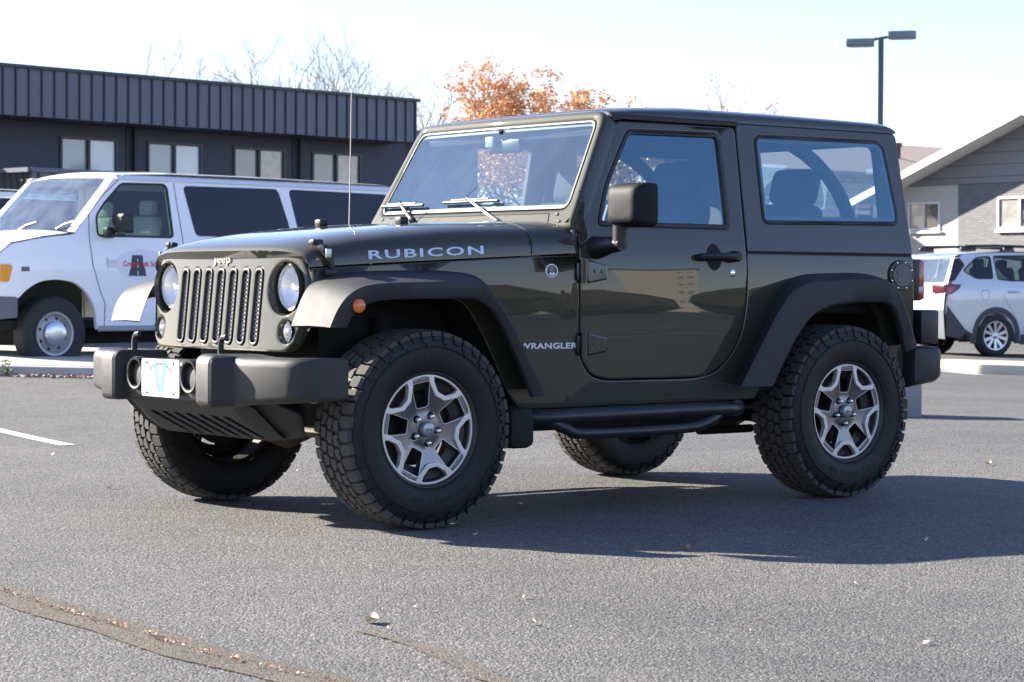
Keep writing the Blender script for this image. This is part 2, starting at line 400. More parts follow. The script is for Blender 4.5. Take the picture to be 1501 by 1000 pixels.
# ---- front bumper
ST = [(-.885,-.44,.695,.545,-.405),(-.88,-.50,.70,.537,-.41),(-.865,-.56,.702,.532,-.42),(-.83,-.605,.702,.527,-.44),(-.78,-.635,.70,.523,-.5),(-.55,-.692,.70,.508,-.52),(-.505,-.70,.702,.503,-.52),(-.455,-.768,.706,.497,-.52),(-.44,-.775,.708,.495,-.52),(-.35,-.775,.708,.495,-.52),(-.335,-.768,.706,.497,-.52),(-.322,-.722,.682,.505,-.52),(-.30,-.716,.674,.508,-.52),(0,-.722,.672,.508,-.52)]
def bump_ring(y, xf, zt, zb, xb):
    r = min(.040, (xb-xf)*.3); out = []
    for cx, cz, a0 in ((xf+r, zt-r, 90), (xf+r*.7, zb+r*.7, 180)):
        rr = r if a0 == 90 else r*.7
        for k in range(5):
            a = R(a0+k*22.5); out.append((cx+rr*math.cos(a), y, cz+rr*math.sin(a)))
    out += [(xb, y, zb), (xb, y, zt-.004)]
    return out
b = M(); full = ST+[(-y, a, c, d, e) for y, a, c, d, e in ST[-2::-1]]
b.loft([bump_ring(*s_) for s_ in full])
bumper = P(b, 'front_bumper', BUMPM, sharp=24)
for s in (-1, 1):
    c = (-.722, s*.222, .612)
    b = M(); b.lathe([(.052,.045),(.052,.0),(.057,-.016),(.066,-.018),(.070,-.008),(.070,.02)], 36, c=c, axis='x')
    fo = P(b, 'fog_lamp', BLACK, bumper)
    b = M(); b.lathe([(0,.012),(.035,.014),(.0515,.02),(.0515,.045)], 30, c=c, axis='x'); P(b, 'lens', mat('fog_lens', (.55,.55,.52), .15, .6, coat=1), fo)
    b = M(); x = -.665
    b.tube([(x, s*.355, .69), (x, s*.355, .742), (x, s*.355-.004, .760), (x-.003, s*.355-.022, .772), (x-.006, s*.355-.055, .776)], [.013,.013,.0125,.012,.010], 10)
    P(b, 'tow_hook', BLACK, bumper)
pl = M(); pl.panel(rp([(-.155,.52),(.155,.52),(.155,.676),(-.155,.676)], .012, sub=.1), (), lambda y, z, d: (-.741+d, y, z), .004, .0015)
plate = P(pl, 'licence_plate', mat('plate_white', (.66,.68,.70), .4), bumper)
b = M()
for s, y0, y1 in ((1,.045,.0095),(-1,-.045,-.0095)):
    b.panel([(y0-.011,.672),(y0+.011,.672),(y1+.010,.540),(y1-.010,.540)], (), lambda y, z, d: (-.7425+d, y, z), .001, 0)
P(b, 'plate_stripe', mat('plate_blue', (.12,.42,.75), .4), plate, smooth=False)
b = M()
for k in range(13):
    a = (k-6)/6; b.box((-.7425, .085*a, .648-.026*a*a+.01), (.002,.008,.010), 0)

P(b, 'plate_print', mat('plate_grey', (.18,.22,.28), .5), plate, smooth=False)
b = M()
for y in (-.11,.11):
    for z in (.66,.536): b = M(); b.lathe([(0,-.004),(.005,-.003),(.0055,0)], 10, c=(-.7415,y,z), axis='x'); P(b, 'plate_screw', BLACK, plate)
# air dam with seven slanted slots
AO = [(-.60,.515,0),(-.655,.47,.02),(-.60,.375,.05),(-.42,.35,.08),(.42,.35,.08),(.60,.375,.05),(.655,.47,.02),(.60,.515,0)]
hs = []
for k in range(-3, 4):
    y = k*.10; hs.append(rp([(y-.005,.448),(y+.040,.448),(y-.085,.364),(y-.125,.364)], .015, 4))
b = M(); b.panel(rp(AO, .02, sub=.05), hs, lambda y, z, d: (-.665+(.515-z)*.95+max(0, abs(y)-.42)*.55+.25*max(0,(.40-z))*3+d, y, z), .02, .007, grid=(.05,.04))
b2 = M()
P(b, 'air_dam', FLARE)
b2.panel(rp([(-.53,.50),(.53,.50),(.53,.355),(-.53,.355)], .03, sub=.1), (), lambda y, z, d: (-.635+(.515-z)*.95+max(0,(.40-z))*.75, y, z), .01, .002)
P(b2, 'air_dam_backing', DEEP)
# ---- fender flares
def flare(S, s, name):
    """stations: (Ix,Iz, Ox,Oz, yO, Bx,Bz)"""
    T = spline(S, 7); rings = []
    for ix, iz, ox, oz, yo, bx, bz in T:
        ybody = min(yb(bx, min(bz,1.1)), yo-.05)-.004; o_ = Vector((ox,oz)); i_ = Vector((ix,iz)); bd = Vector((bx,bz)); dv = (i_-o_).normalized()
        q = []
        q.append((bx, ybody, bz-.006)); q.append((bx, ybody, bz))
        m1 = bd.lerp(o_, .45); q.append((m1.x, ybody*.55+yo*.45, m1.y+.004))
        m2 = bd.lerp(o_, .86); q.append((m2.x, ybody*.14+yo*.86-.002, m2.y+.002))
        q.append((o_.x-dv.x*.000, yo-.006, o_.y-dv.y*.000)); a = o_+dv*.012; q.append((a.x, yo, a.y))
        a = i_-dv*.012; q.append((a.x, yo-.008, a.y)); a = i_-dv*.001; q.append((a.x, yo-.018, a.y))
        a = i_+dv*-.004; q.append((a.x, yo-.045, a.y)); a = i_-dv*.03; q.append((a.x, yo-.06, a.y))
        rings.append([(x, s*y, z) for x, y, z in q])
    b = M(); b.loft(rings, closed=True, caps=(True, True)); return P(b, name, FLARE, sharp=38)
FF = [(-.405,.818,-.492,.820,.890,-.497,.822),(-.385,.862,-.462,.893,.902,-.455,.925),(-.35,.898,-.417,.948,.913,-.415,.985),(-.29,.920,-.350,.981,.922,-.345,1.022),(-.20,.928,-.25,.994,.930,-.22,1.040),(-.06,.932,-.06,1.0,.935,-.05,1.046),
      (.10,.933,.10,1.003,.935,.12,1.048),(.19,.930,.185,1.001,.935,.23,1.044),(.245,.910,.245,.978,.935,.34,1.025),(.30,.868,.305,.92,.935,.40,.972),(.359,.782,.385,.82,.935,.455,.87),(.43,.652,.475,.67,.935,.53,.72),(.496,.524,.558,.531,.935,.60,.555)]
FR = [(1.885,.538,1.672,.542,.935,1.775,.548),(1.925,.602,1.735,.632,.935,1.835,.645),(1.985,.690,1.830,.770,.935,1.92,.785),(2.058,.784,1.925,.900,.935,2.00,.920),(2.13,.848,2.01,.972,.935,2.075,1.0),(2.228,.890,2.13,1.008,.935,2.18,1.042),(2.40,.912,2.36,1.020,.935,2.36,1.052),
      (2.56,.916,2.54,1.023,.935,2.56,1.054),(2.64,.908,2.64,1.008,.935,2.69,1.036),(2.69,.865,2.705,.963,.935,2.78,.98),(2.73,.78,2.765,.860,.935,2.84,.87),(2.762,.682,2.83,.705,.935,2.88,.72)]
for s in (-1, 1):
    ff = flare(FF, s, 'fender_flare'); flare(FR, s, 'fender_flare')
    b = M(); b.lathe([(0,.012),(.018,.010),(.026,.004),(.029,-.004)], 28, c=(0,0,0))
    b.xf(lambda v: (v[0]-.374, s*(.914+v[1]), v[2]+.905)); P(b, 'side_marker', mat('amber_lens', (.75,.16,.02), .2, coat=1, bump=.8, bscale=220), ff)
    b = M(); b.box((.47, s*.76, .395), (.13,.26,.17), .03); P(b, 'mud_flap', DEEP)
# ---- doors
WO = [(.966,1.248,.03),(1.03,1.42,.1),(1.208,1.676,.035),(1.765,1.684,.045),(1.752,1.246,.035)]
DOOR = [(.846,.74,0),(.853,.68,.05),(.905,.607,.08),(.995,.583,.05),(1.53,.582,.1),(1.65,.606,.08),(1.74,.685,.07),(1.794,.775,.05),(1.826,.90,.1),(1.834,1.05,.1),(1.834,1.15,.1),(1.868,1.716,.03),(1.150,1.712,.03),(.965,1.415,.1),(.905,1.318,.08),(.862,1.25,.08),(.846,1.17,.08)]
def ins(P_, d):
    cx = sum(p[0] for p in P_)/len(P_); cz = sum(p[1] for p in P_)/len(P_); out = []
    n = len(P_)
    for i in range(n):
        a, b_, c = P_[i-1], P_[i], P_[(i+1) % n]; e1 = norm2(b_[0]-a[0], b_[1]-a[1]); e2 = norm2(c[0]-b_[0], c[1]-b_[1])
        bx, by = -e1[1]-e2[1], e1[0]+e2[0]; L = math.hypot(bx, by) or 1; bx /= L; by /= L; k = max(.5, bx*-e1[1]+by*e1[0])
        if sum(P_[j][0]*P_[(j+1) % n][1]-P_[(j+1) % n][0]*P_[j][1] for j in range(n)) < 0: bx, by = -bx, -by
        out.append((b_[0]+bx*d/k, b_[1]+by*d/k))
    return out
doors = {}
for s in (-1, 1):
    W0 = rp(WO, .03, 6, sub=.08); b = M(); b.panel(rp(DOOR, .03, 6, sub=.07), [W0], side(s, .001), .035, .006, grid=(.11,.06))
    d_ = doors[s] = P(b, 'door', PAINT)
    b = M(); b.panel(ins(W0, -.001), [ins(W0, .020)], side(s, .0035), .03, .004); P(b, 'window_seal', RUBBER, d_)
    b = M(); b.panel(ins(W0, .012), (), side(s, -.008), .004, 0, grid=(.15,.1)); P(b, 'window', TG, d_)
    # inner trim card
    b = M(); b.panel(rp([(.90,.62),(1.72,.62),(1.80,.90),(1.80,1.235),(.93,1.235),(.90,1.1)], .05, sub=.1), (), lambda x, z, d: (x, s*(yb(x,z)-.045-d), z), .03, .005, grid=.15); P(b, 'trim_card', DASH, d_)
    # handle: flat black disc with the recess shade in its colour, grip, push button
    y = yb(1.63, 1.118)
    hx = 1.632; b = M(); b.panel(circ(hx, 1.118, .046, 28, .060), (), side(s, .003), .004, .002); hp = P(b, 'recess_shade_disc', DEEP, d_)
    b = M(); b.tube([(1.525, s*(y+.004), 1.118), (1.532, s*(y+.022), 1.119), (1.56, s*(y+.034), 1.12), (1.70, s*(y+.034), 1.122), (1.735, s*(y+.022), 1.122)], [.013,.016,.0165,.018,.02], 10)
    b.lathe([(0,.048),(.016,.048),(.024,.042),(.026,.0)], 20, c=(0,0,0)); n_ = len(b.v)
    k = 20*4
    for i in range(n_-k, n_): v = b.v[i]; b.v[i] = (v[0]+1.748, s*(y+v[1]-.004), v[2]+1.122)
    P(b, 'handle', BLACK, d_)
    b = M(); b.lathe([(0,.006),(.010,.006),(.015,.003),(.016,-.002)], 20); b.xf(lambda v: (v[0]+1.742, s*(yb(1.742,1.047)+v[1]), v[2]*1.15+1.047)); P(b, 'lock', CHROME, d_)
    for z0, z1_ in ((1.0,1.097),(.69,.785)):
        b = M(); zc = (z0+z1_)/2
        rr = [(.868,z0-.003),(.868,z1_+.003),(.985,z1_-.020),(.985,z0+.014)]
        b.panel(rp(rr, .008, 3), (), lambda x, z, d: (x, s*(yb(x,z)+.028-d-(x-.868)*.08), z), .03, .006)
        b.tube([(.852, s*(yb(.85,zc)+.014), z0-.002), (.852, s*(yb(.85,zc)+.014), z1_+.002)], .019, 12)
        b.panel(rp([(.820,z0+.01),(.846,z0+.01),(.846,z1_-.01),(.820,z1_-.01)], .004, 2), (), lambda x, z, d: (x, s*(yb(x,z)+.014-d), z), .02, .004)
        for xx in (.905,.95): b.lathe([(0,.004),(.006,.004),(.0085,.001),(.0085,-.003)], 10, c=(xx, 0, zc)); 
        for i in range(len(b.v)-80, len(b.v)): v = b.v[i]; b.v[i] = (v[0], s*(yb(v[0],zc)+.026-(v[0]-.868)*.08+v[1]), v[2])
        P(b, 'hinge', mat('hinge_paint', (.010,.011,.011), .3, .2, .8, .1), d_)
# ---- exterior mirrors
for s in (-1,):
    y = yb(.94, 1.155)
    b = M()
    b.tube([(.942, s*(y-.01), 1.15), (.942, s*(y+.03), 1.152), (.944, s*(y+.10), 1.162), (.948, s*(y+.165), 1.165)], [.052,.046,.036,.030], 18)
    b.tube([(.95, s*.935, 1.155), (.95, s*.935, 1.205), (.95, s*.94, 1.27)], [.034,.032,.034], 16)
    mi_ = P(b, 'mirror_arm', BLACK)
    b = M(); rings = []
    for x, k in ((.892,.30),(.895,.55),(.905,.78),(.93,.93),(.965,1.0),(1.0,1.0),(1.012,.985)):
        hw, hh = .108*k if k > .9 else .108*(.35+.65*k), .094*(k if k > .9 else (.30+.68*k))
        Q = rp([(-hw,-hh),(hw,-hh),(hw,hh),(-hw,hh)], .035, 6)
        rings.append([(x+.010*a/.1*0, s*(1.0+a+.008*0), 1.330+c+(.0 if k > .9 else -.01*(1-k))) for a, c in Q])
    b.loft(rings); P(b, 'mirror_housing', mat('mirror_plastic', (.009,.009,.010), .6, bump=.4, bscale=500, spec=.25), mi_, sharp=50)
    b = M(); b.panel(rp([(-.095,-.074),(.095,-.074),(.095,.074),(-.095,.074)], .03, 6), (), lambda a, c, d: (1.0135-d, s*(1.0+a), 1.330+c), .004, .001); P(b, 'mirror_glass', CHROME, mi_)
# ---- windshield frame
def WF(y, t, d=0):    # t: height z; bow forward at the centre
    x = .850+(t-1.32)*.54-.022*(1-(y/.7)**2)
    return (x+d*.88, y, t-d*.475)
def halfw(z): return .772-(z-1.24)*.158
fo_ = [(-halfw(1.235),1.235,.01),(halfw(1.235),1.235,.01),(halfw(1.76),1.76,.07),(-halfw(1.76),1.76,.07)]
gh = rp([(-.702,1.322),(.702,1.322),(.652,1.716),(-.652,1.716)], .045, 6, sub=.06)
b = M(); b.panel(rp(fo_, .03, 6, sub=.06), [gh], WF, .075, .016, grid=(.1,.04))
# lower legs of the frame between cowl and door
for s in (-1, 1):
    b.panel(rp([(.829,1.121),(.829,1.245),(.885,1.365),(.935,1.365),(.868,1.275),(.841,1.19),(.839,1.121)], .01, 3, sub=.04), (), side(s, .001), .09, .006)
    b.panel(rp([(.60,1.245),(.772,1.245),(.772,1.12),(.60,1.12)], .0, 3, sub=.04), (), lambda y, z, d: (.829+(z-1.12)*.05-.01+d, s*y, z), .02, .003)
wf = P(b, 'windshield_frame', PAINT, sharp=45)
b = M(); b.panel(ins(gh, -.0005), [ins(gh, .010)], lambda y, z, d: WF(y, z, d+.002), .02, .002); P(b, 'windshield_seal', RUBBER, wf)
b = M(); b.panel(ins(gh, .004), (), lambda y, z, d: WF(y, z, d+.006), .005, 0, grid=(.1,.1)); P(b, 'windshield', WS, wf)
b = M(); gi = ins(gh, .0045)
b.panel(gi, [ins(gh, .022)], lambda y, z, d: WF(y, z, d+.0125), .001, 0); P(b, 'glass_border', mat('black_ceramic_border', (.015,.016,.018), .4), wf)
b = M()   # frame seams
b.tube([WF(y, 1.300, -.0005) for y in [-.60+.1*k for k in range(13)]], .0022, 5); b.tube([WF(-.60,1.30,-.0005), WF(-.615,1.262,-.0005)], .0022, 5)
b.tube([(.882, -(yb(.87,1.385)+.001), 1.395), (.925, -(yb(.9,1.385)+.0015), 1.375), (.945, -(yb(.93,1.37)+.0015), 1.366)], .002, 5)
P(b, 'frame_seam', DEEP, wf)
b = M()
for s in (-1, 1):
    for x, z in ((.893,1.363),(.868,1.308),(.848,1.222),(.845,1.160)):
        b = M(); n0 = 0; b.lathe([(0,.005),(.006,.0045),(.0095,.002),(.0105,-.003)], 14, c=(0,0,0))
        for i in range(n0, len(b.v)): v = b.v[i]; b.v[i] = (v[0]+x+.008, s*(yb(x,z)+.003+v[1]), v[2]+z)
        P(b, 'frame_bolt', BLACK, wf)
    for y, z in ((.655,1.293),(.685,1.262)):
        q = WF(s*y, z, 0); b = M(); b.lathe([(0,-.005),(.0085,-.003),(.0095,.003)], 14, c=q, axis='x'); P(b, 'frame_bolt', BLACK, wf)
def wiper(y0, y1, py, pz, ay, az_):
    b = M(); pv = Vector(WF(py, pz, -.012)); mid = Vector(WF(ay, az_, -.022))
    b.tube([pv-Vector((.02,0,.01)), pv, pv.lerp(mid, .25)], [.012,.012,.009], 8); b.tube([pv.lerp(mid,.2), mid], [.0085,.006], 8)
    bl = [Vector(WF(y0+(y1-y0)*k/6, az_-.012, -.011)) for k in range(7)]
    o = P(b, 'wiper_arm', mat('wiper_grey', (.16,.15,.14), .35, .3))
    b = M(); b.tube(bl, .0075, 6); b.tube([q+Vector((-.003,0,.010)) for q in bl[1:-1]], .0045, 6, mi=1); b.tube([mid, bl[3]], .009, 6); P(b, 'wiper_blade', [BLACK, mat('wiper_grey', (.16,.15,.14))], o)
wiper(.181, -.228, -.295, 1.262, .0, 1.372); wiper(.70, .34, .375, 1.28, .54, 1.366)
b = M()
b.tube([WF(-.55, 1.72, -.0005)]+[WF(-.60+.055*math.cos(a), 1.655+.045*math.sin(a)*1.1, -.0005) for a in [math.pi*(1-k/8)+0 for k in range(-1, 9)] if a > 3.1]+[WF(-.655,1.65,-.0005)], .0012, 4)
# ---- hardtop
HS = [(1.846,1.146,0),(2.952,1.146,.02),(2.952,1.735,.03),(1.876,1.735,0)]
HWI = [(1.966,1.276,.04),(1.984,1.686,.05),(2.852,1.694,.06),(2.882,1.35,.04),(2.872,1.288,.045)]
b = M()
for s in (-1, 1):
    b.panel(rp(HS, .02, 5, sub=.08), [rp(HWI, .04, 6, sub=.08)], side(s), .03, .005, grid=(.13,.07))
# roof shell: cross-sections along x
rings = []
for x in [1.118,1.122,1.135,1.3,1.6,1.9,2.2,2.5,2.8,2.90,2.935,2.95,2.953]:
    zc = 1.810-.036*max(0,(1.55-x)/.43)**1.6-(.006 if x < 1.13 else 0)-(max(0, x-2.9)/.053)**2*.03; zc += -.012*((x-1.9)/1.1)**2
    wv = Y0(1.735)+.001; ze = 1.736; out = []
    for k in range(29):
        t = math.pi*k/28; c, s_ = math.cos(t), math.sin(t)
        out.append((x, math.copysign(abs(c)**.38, c)*wv, ze+(zc-ze)*s_**.62))
    out += [(x, -wv+.04, ze-.004), (x, wv-.04, ze-.004)]
    rings.append(out)
b.loft(rings)
# tailgate side of the hardtop
b.panel(rp([(-.76,1.15),(.76,1.15),(.645,1.76),(-.645,1.76)], .04, sub=.1), [rp([(-.60,1.22),(.60,1.22),(.53,1.68),(-.53,1.68)], .05, sub=.1)], lambda y, z, d: (2.953-d, y, z), .03, .01)
ht = P(b, 'hardtop', PAINT2, sharp=40)
b = M()
for s in (-1, 1):   # drip rail over the door
    b = M(); b.loft([[(x, s*(Y0(1.73)-.012), 1.722), (x, s*(Y0(1.73)+.006), 1.722), (x, s*(Y0(1.735)+.009), 1.736), (x, s*(Y0(1.74)), 1.744), (x, s*(Y0(1.73)-.02), 1.742)] for x in (1.12,1.14,1.87,1.885)]); P(b, 'drip_rail', BLACK, ht)
for s in (-1, 1):
    W0 = rp(HWI, .04, 6, sub=.08)
    b = M(); b.panel(ins(W0, -.001), [ins(W0, .016)], side(s, .004), .03, .004); q = P(b, 'window_seal', RUBBER, ht)
    b = M(); b.panel(ins(W0, .010), (), side(s, .001), .004, 0, grid=(.15,.1)); P(b, 'side_window', TG, ht)
    b = M(); b.panel(ins(W0, .0105), [ins(W0, .034)], side(s, -.004), .001, 0); P(b, 'glass_border', MATS['black_ceramic_border'], ht)
b = M(); b.panel(rp([(-.605,1.215),(.605,1.215),(.535,1.685),(-.535,1.685)], .05, sub=.1), (), lambda y, z, d: (2.957-d, y, z), .005, 0); P(b, 'rear_window', TG, ht)
b = M()
for s in (-1,1): b = M(); b.panel([(1.84,1.134),(2.95,1.132),(2.95,1.150),(1.84,1.150)], (), side(s, -.006), .012, 0); P(b, 'hardtop_gasket', DEEP, ht)
# ---- rear: lamps, plate bracket, bumper, fuel filler
for s in (-1, 1):
    b = M(); b.box((2.985, s*.735, 1.022), (.075,.115,.200), .012); tl = P(b, 'tail_light', BLACK)
    b = M(); b.box((3.012, s*.735, 1.022), (.045,.119,.190), .010); 
    b.box((3.012, s*.735, .975), (.047,.121,.035), .004, 1)
    P(b, 'lens', [mat('red_lens', (.35,.012,.012), .15, coat=1, bump=.5, bscale=150), mat('clear_lens', (.5,.35,.33), .2, coat=1)], tl)
b = M(); b.box((3.03,-.715,.795), (.13,.24,.165), .012); P(b, 'plate_bracket', BLACK)
rings = []
for y, x0, x1, z0, z1_ in ((-.865,2.93,3.06,.555,.685),(-.855,2.90,3.085,.54,.695),(-.80,2.88,3.12,.52,.70),(-.6,2.88,3.135,.50,.70),(.6,2.88,3.135,.50,.70),(.80,2.88,3.12,.52,.70),(.855,2.90,3.085,.54,.695),(.865,2.93,3.06,.555,.685)):
    rings.append([(a, y, c) for a, c in rp([(x0,z0-.02),(x1,z0+.01),(x1,z1_),(x0,z1_)], .03, 4)])
b = M(); b.loft(rings); P(b, 'rear_bumper', BUMPM, sharp=40)
b = M(); b.panel(circ(2.857,1.044,.086,40,.074), (), side(-1, .010), .012, .004); fc = P(b, 'fuel_cap', mat('fuel_cap_black', (.02,.021,.023), .4))
b = M(); b.panel(circ(2.857,1.044,.066,36,.056), (), side(-1, .014), .006, .002); P(b, 'cap_disc', mat('cap_disc', (.07,.075,.08), .35, .3), fc)
b = M()
for k in range(7): b.box((2.865 if k < 4 else 2.857, -(yb(2.86,1.044)+.0145), 1.066-k*.0075), (.045 if k < 4 else .062, .002, .004), 0)
b.box((2.836, -(yb(2.86,1.044)+.0145), 1.056), (.022,.002,.022), 0)
P(b, 'cap_flag', mat('cap_flag', (.14,.15,.16), .4, .3), fc, smooth=False)
b = M()
for k in range(8):
    a = 2*math.pi*(k+.5)/8; x, z = 2.857+.076*math.cos(a), 1.044+.065*math.sin(a)
    b = M(); n0 = 0; b.lathe([(0,.003),(.004,.002),(.005,0)], 8)
    for i in range(n0, len(b.v)): v = b.v[i]; b.v[i] = (v[0]+x, -(yb(x,z)+.010+v[1]), v[2]+z)
    P(b, 'cap_bolt', CHROME, fc)
# ---- lettering and badges
for s in (-1,):
    t = text('RUBICON', .53, .036, .0015, bold=.12, off=.018)
    t.xf(lambda v: (-.155+v[0], -(hood_pt(-.155+v[0], 1.090+v[1]+v[0]*.050, .002)+v[2]), 1.090+v[1]+v[0]*.050)); P(t, 'hood_lettering', LETTER, hood, smooth=False)
    t = text('WRANGLER', .285, .026, .001, off=.03)
    t.xf(lambda v: (.545+v[0], -(yb(.545+v[0], .72)+.0015+v[2]), .719+v[1])); P(t, 'fender_lettering', WHITEP, bodyo, smooth=False)
    b = M(); b.panel(circ(.703,1.050,.031,30,.030), (), side(-1, .003), .004, .0015); bo = P(b, 'round_badge', mat('badge_grey', (.55,.56,.58), .3, .3), bodyo)
    b = M(); b.panel(circ(.703,1.050,.025,30,.0245), (), side(-1, .0036), .002, 0); P(b, 'badge_disc', mat('badge_dark', (.05,.055,.06), .3), bo)
    b = M()
    for tx, z in (('TRAIL', 1.060), ('RATED', 1.050)): b.join(text(tx, .026, .006, .0004), lambda v: (.690+v[0], -(yb(.7,1.05)+.0042+v[2]), z+v[1]))
    b.panel([(.688,1.036),(.696,1.046),(.703,1.038),(.711,1.047),(.719,1.036),(.712,1.030),(.694,1.030)], (), side(-1, .0044), .0006, 0)
    P(b, 'badge_print', WHITEP, bo, smooth=False)
# ---- side steps, chassis, axles
for s in (-1, 1):
    b = M(); y = .875
    b.tube(spline([(.50,s*.80,.435),(.60,s*.86,.435),(.75,s*y,.436),(1.55,s*y,.442),(1.70,s*.85,.440),(1.78,s*.80,.44)], 4), .034, 14)
    b.tube(spline([(.60,s*.86,.43),(.70,s*.885,.385),(.80,s*.89,.362),(1.35,s*.89,.365),(1.50,s*.885,.385),(1.62,s*.86,.43)], 4), .025, 12)
    for x in (.85,1.35): b.tube([(x,s*.87,.43),(x,s*.6,.47)], .022, 8)
    P(b, 'side_step', mat('powder_black', (.016,.017,.019), .35, bump=.2, bscale=500))
for s in (-1, 1):
    b = M(); b.box((1.15,s*.66,.425), (1.15,.10,.12), .02); P(b, 'dark_filler_box', DEEP)  # added dark box, makes the space behind the step read as a dark mass
b = M()
for s in (-1, 1):
    b.box((1.25,s*.42,.48), (3.3,.08,.12), .01); b.tube([(.05,s*.50,.36),(.9,s*.44,.40)], .03, 8); b.tube([(2.4,s*.52,.36),(1.65,s*.44,.42)], .03, 8)
    for x in (0, 2.424): b.tube([(x+.02,s*.52,.45),(x+.02,s*.50,.85)], .055, 12)
    b.tube([(0.10,s*.60,.40),(.13,s*.55,.80)], .03, 10)
b.tube([(2.0,-.3,.30),(2.35,-.3,.30)], .02, 8)
P(b, 'chassis', DEEP)
b = M()
for x in (0, 2.424):
    b = M(); b.tube([(x,-.66,.40),(x,.66,.40)], .042, 14); b.lathe([(0,-.12),(.10,-.1),(.135,0),(.10,.1),(0,.12)], 18, c=(x+.02,(.22 if x == 0 else 0),.40), axis='x'); P(b, 'axle', RUST)
b = M(); b.tube([(-.20,-.62,.37),(-.20,.58,.37)], .020, 10); b.tube([(-.14,-.60,.42),(-.18,.3,.47)], .018, 8); b.box((-.30,-.50,.46),(.16,.10,.10),.015); 
P(b, 'steering_linkage', RUST)
b = M(); b.lathe([(0,-.30),(.10,-.29),(.11,-.27),(.11,.27),(.10,.29),(0,.30)], 20, c=(2.80,0,.45)); P(b, 'muffler', RUST)
# ---- interior
def seat(x, y, w_=.50, back=True, parent=car):
    b = M(); b.box((x, y, .80), (.50,w_,.16), .05, seg=3); b.box((x,y,.64),(.36,w_*.7,.20),.02)
    M2 = Matrix.Rotation(R(14), 3, 'Y'); b.box((x+.27, y, 1.09), (.15,w_*.96,.62), .06, rot=M2, seg=3)
    o = P(b, 'seat', SEAT)
    hw = w_ if w_ < .6 else w_*.6
    for yy in ((0,) if w_ < .6 else (-.28,.28)):
        b = M(); b.box((x+.375, y+yy, 1.475), (.11,.28,.18), .045, rot=M2, seg=3); b.tube([(x+.34,y+yy-.05,1.33),(x+.355,y+yy-.05,1.42)], .006, 6); b.tube([(x+.34,y+yy+.05,1.33),(x+.355,y+yy+.05,1.42)], .006, 6)
        P(b, 'headrest', SEAT, o)
seat(1.42,-.36); seat(1.42,.36); seat(2.28, 0, 1.0)
b = M()
rings = [[(a, y, c) for a, c in rp([(.87,.86),(1.10,.88),(1.20,1.02),(1.18,1.20),(1.08,1.245),(.87,1.235)], .05, 4)] for y in (-.70,-.68,-.5,0,.5,.68,.70)]
b.loft(rings); b.box((1.12,-.36,1.25),(.16,.34,.07),.03); b.box((1.3,0,.68),(.7,.22,.28),.04); P(b, 'dashboard', DASH)
b = M(); M3 = Matrix.Rotation(R(-62), 3, 'Y'); ring = [Vector((.185*math.cos(a), .185*math.sin(a), 0)) for a in [2*math.pi*k/32 for k in range(33)]]
b.tube([M3 @ q + Vector((1.30,-.36,1.20)) for q in ring], .016, 8)
for a in (0, 120, 240): b.tube([M3 @ Vector((.03*math.cos(R(a)), .03*math.sin(R(a)), -.02)) + Vector((1.30,-.36,1.20)), M3 @ Vector((.18*math.cos(R(a)), .18*math.sin(R(a)), 0)) + Vector((1.30,-.36,1.20))], .014, 6)
b.tube([(1.30,-.36,1.20),(1.12,-.36,1.12)], .035, 10); P(b, 'steering_wheel', DASH)
b = M()
for s in (-1, 1):
    b.tube(spline([(1.10,s*.60,1.67),(1.35,s*.60,1.70),(1.80,s*.60,1.70),(1.93,s*.61,1.66),(1.97,s*.64,1.50),(1.98,s*.68,1.1),(1.98,s*.68,.6)], 4), .038, 10)
    b.tube(spline([(1.90,s*.60,1.69),(2.3,s*.60,1.66),(2.6,s*.62,1.45),(2.75,s*.64,1.1)], 4), .034, 10)
b.tube([(1.92,-.60,1.68),(1.92,.60,1.68)], .038, 10); b.tube([(2.70,-.62,1.25),(2.70,.62,1.25)], .03, 10); b.tube([(1.10,-.6,1.67),(1.10,.6,1.67)], .034, 10)
P(b, 'roll_bar', SEAT)
for s in (-1, 1):
    b = M(); b.box((1.93,s*.655,1.30),(.05,.006,.56),.002, rot=Matrix.Rotation(R(-3),3,'Y')); b.box((1.92,s*.655,1.58),(.06,.02,.03),.005); P(b, 'seat_belt', BELT)
b = M(); c = Vector(WF(0,1.655,.06)); b.box(c, (.03,.24,.065), .015); b.tube([c+Vector((0,0,.02)), c+Vector((-.03,0,.07))], .012, 8); P(b, 'rearview_mirror', BLACK)
b = M(); b.box(c+Vector((.0162,0,0)), (.002,.22,.052), .0); b.box(c+Vector((-.03,.075,.02)),(.02,.06,.05),.006); P(b, 'mirror_mount', mat('mount_grey', (.35,.38,.4), .4))

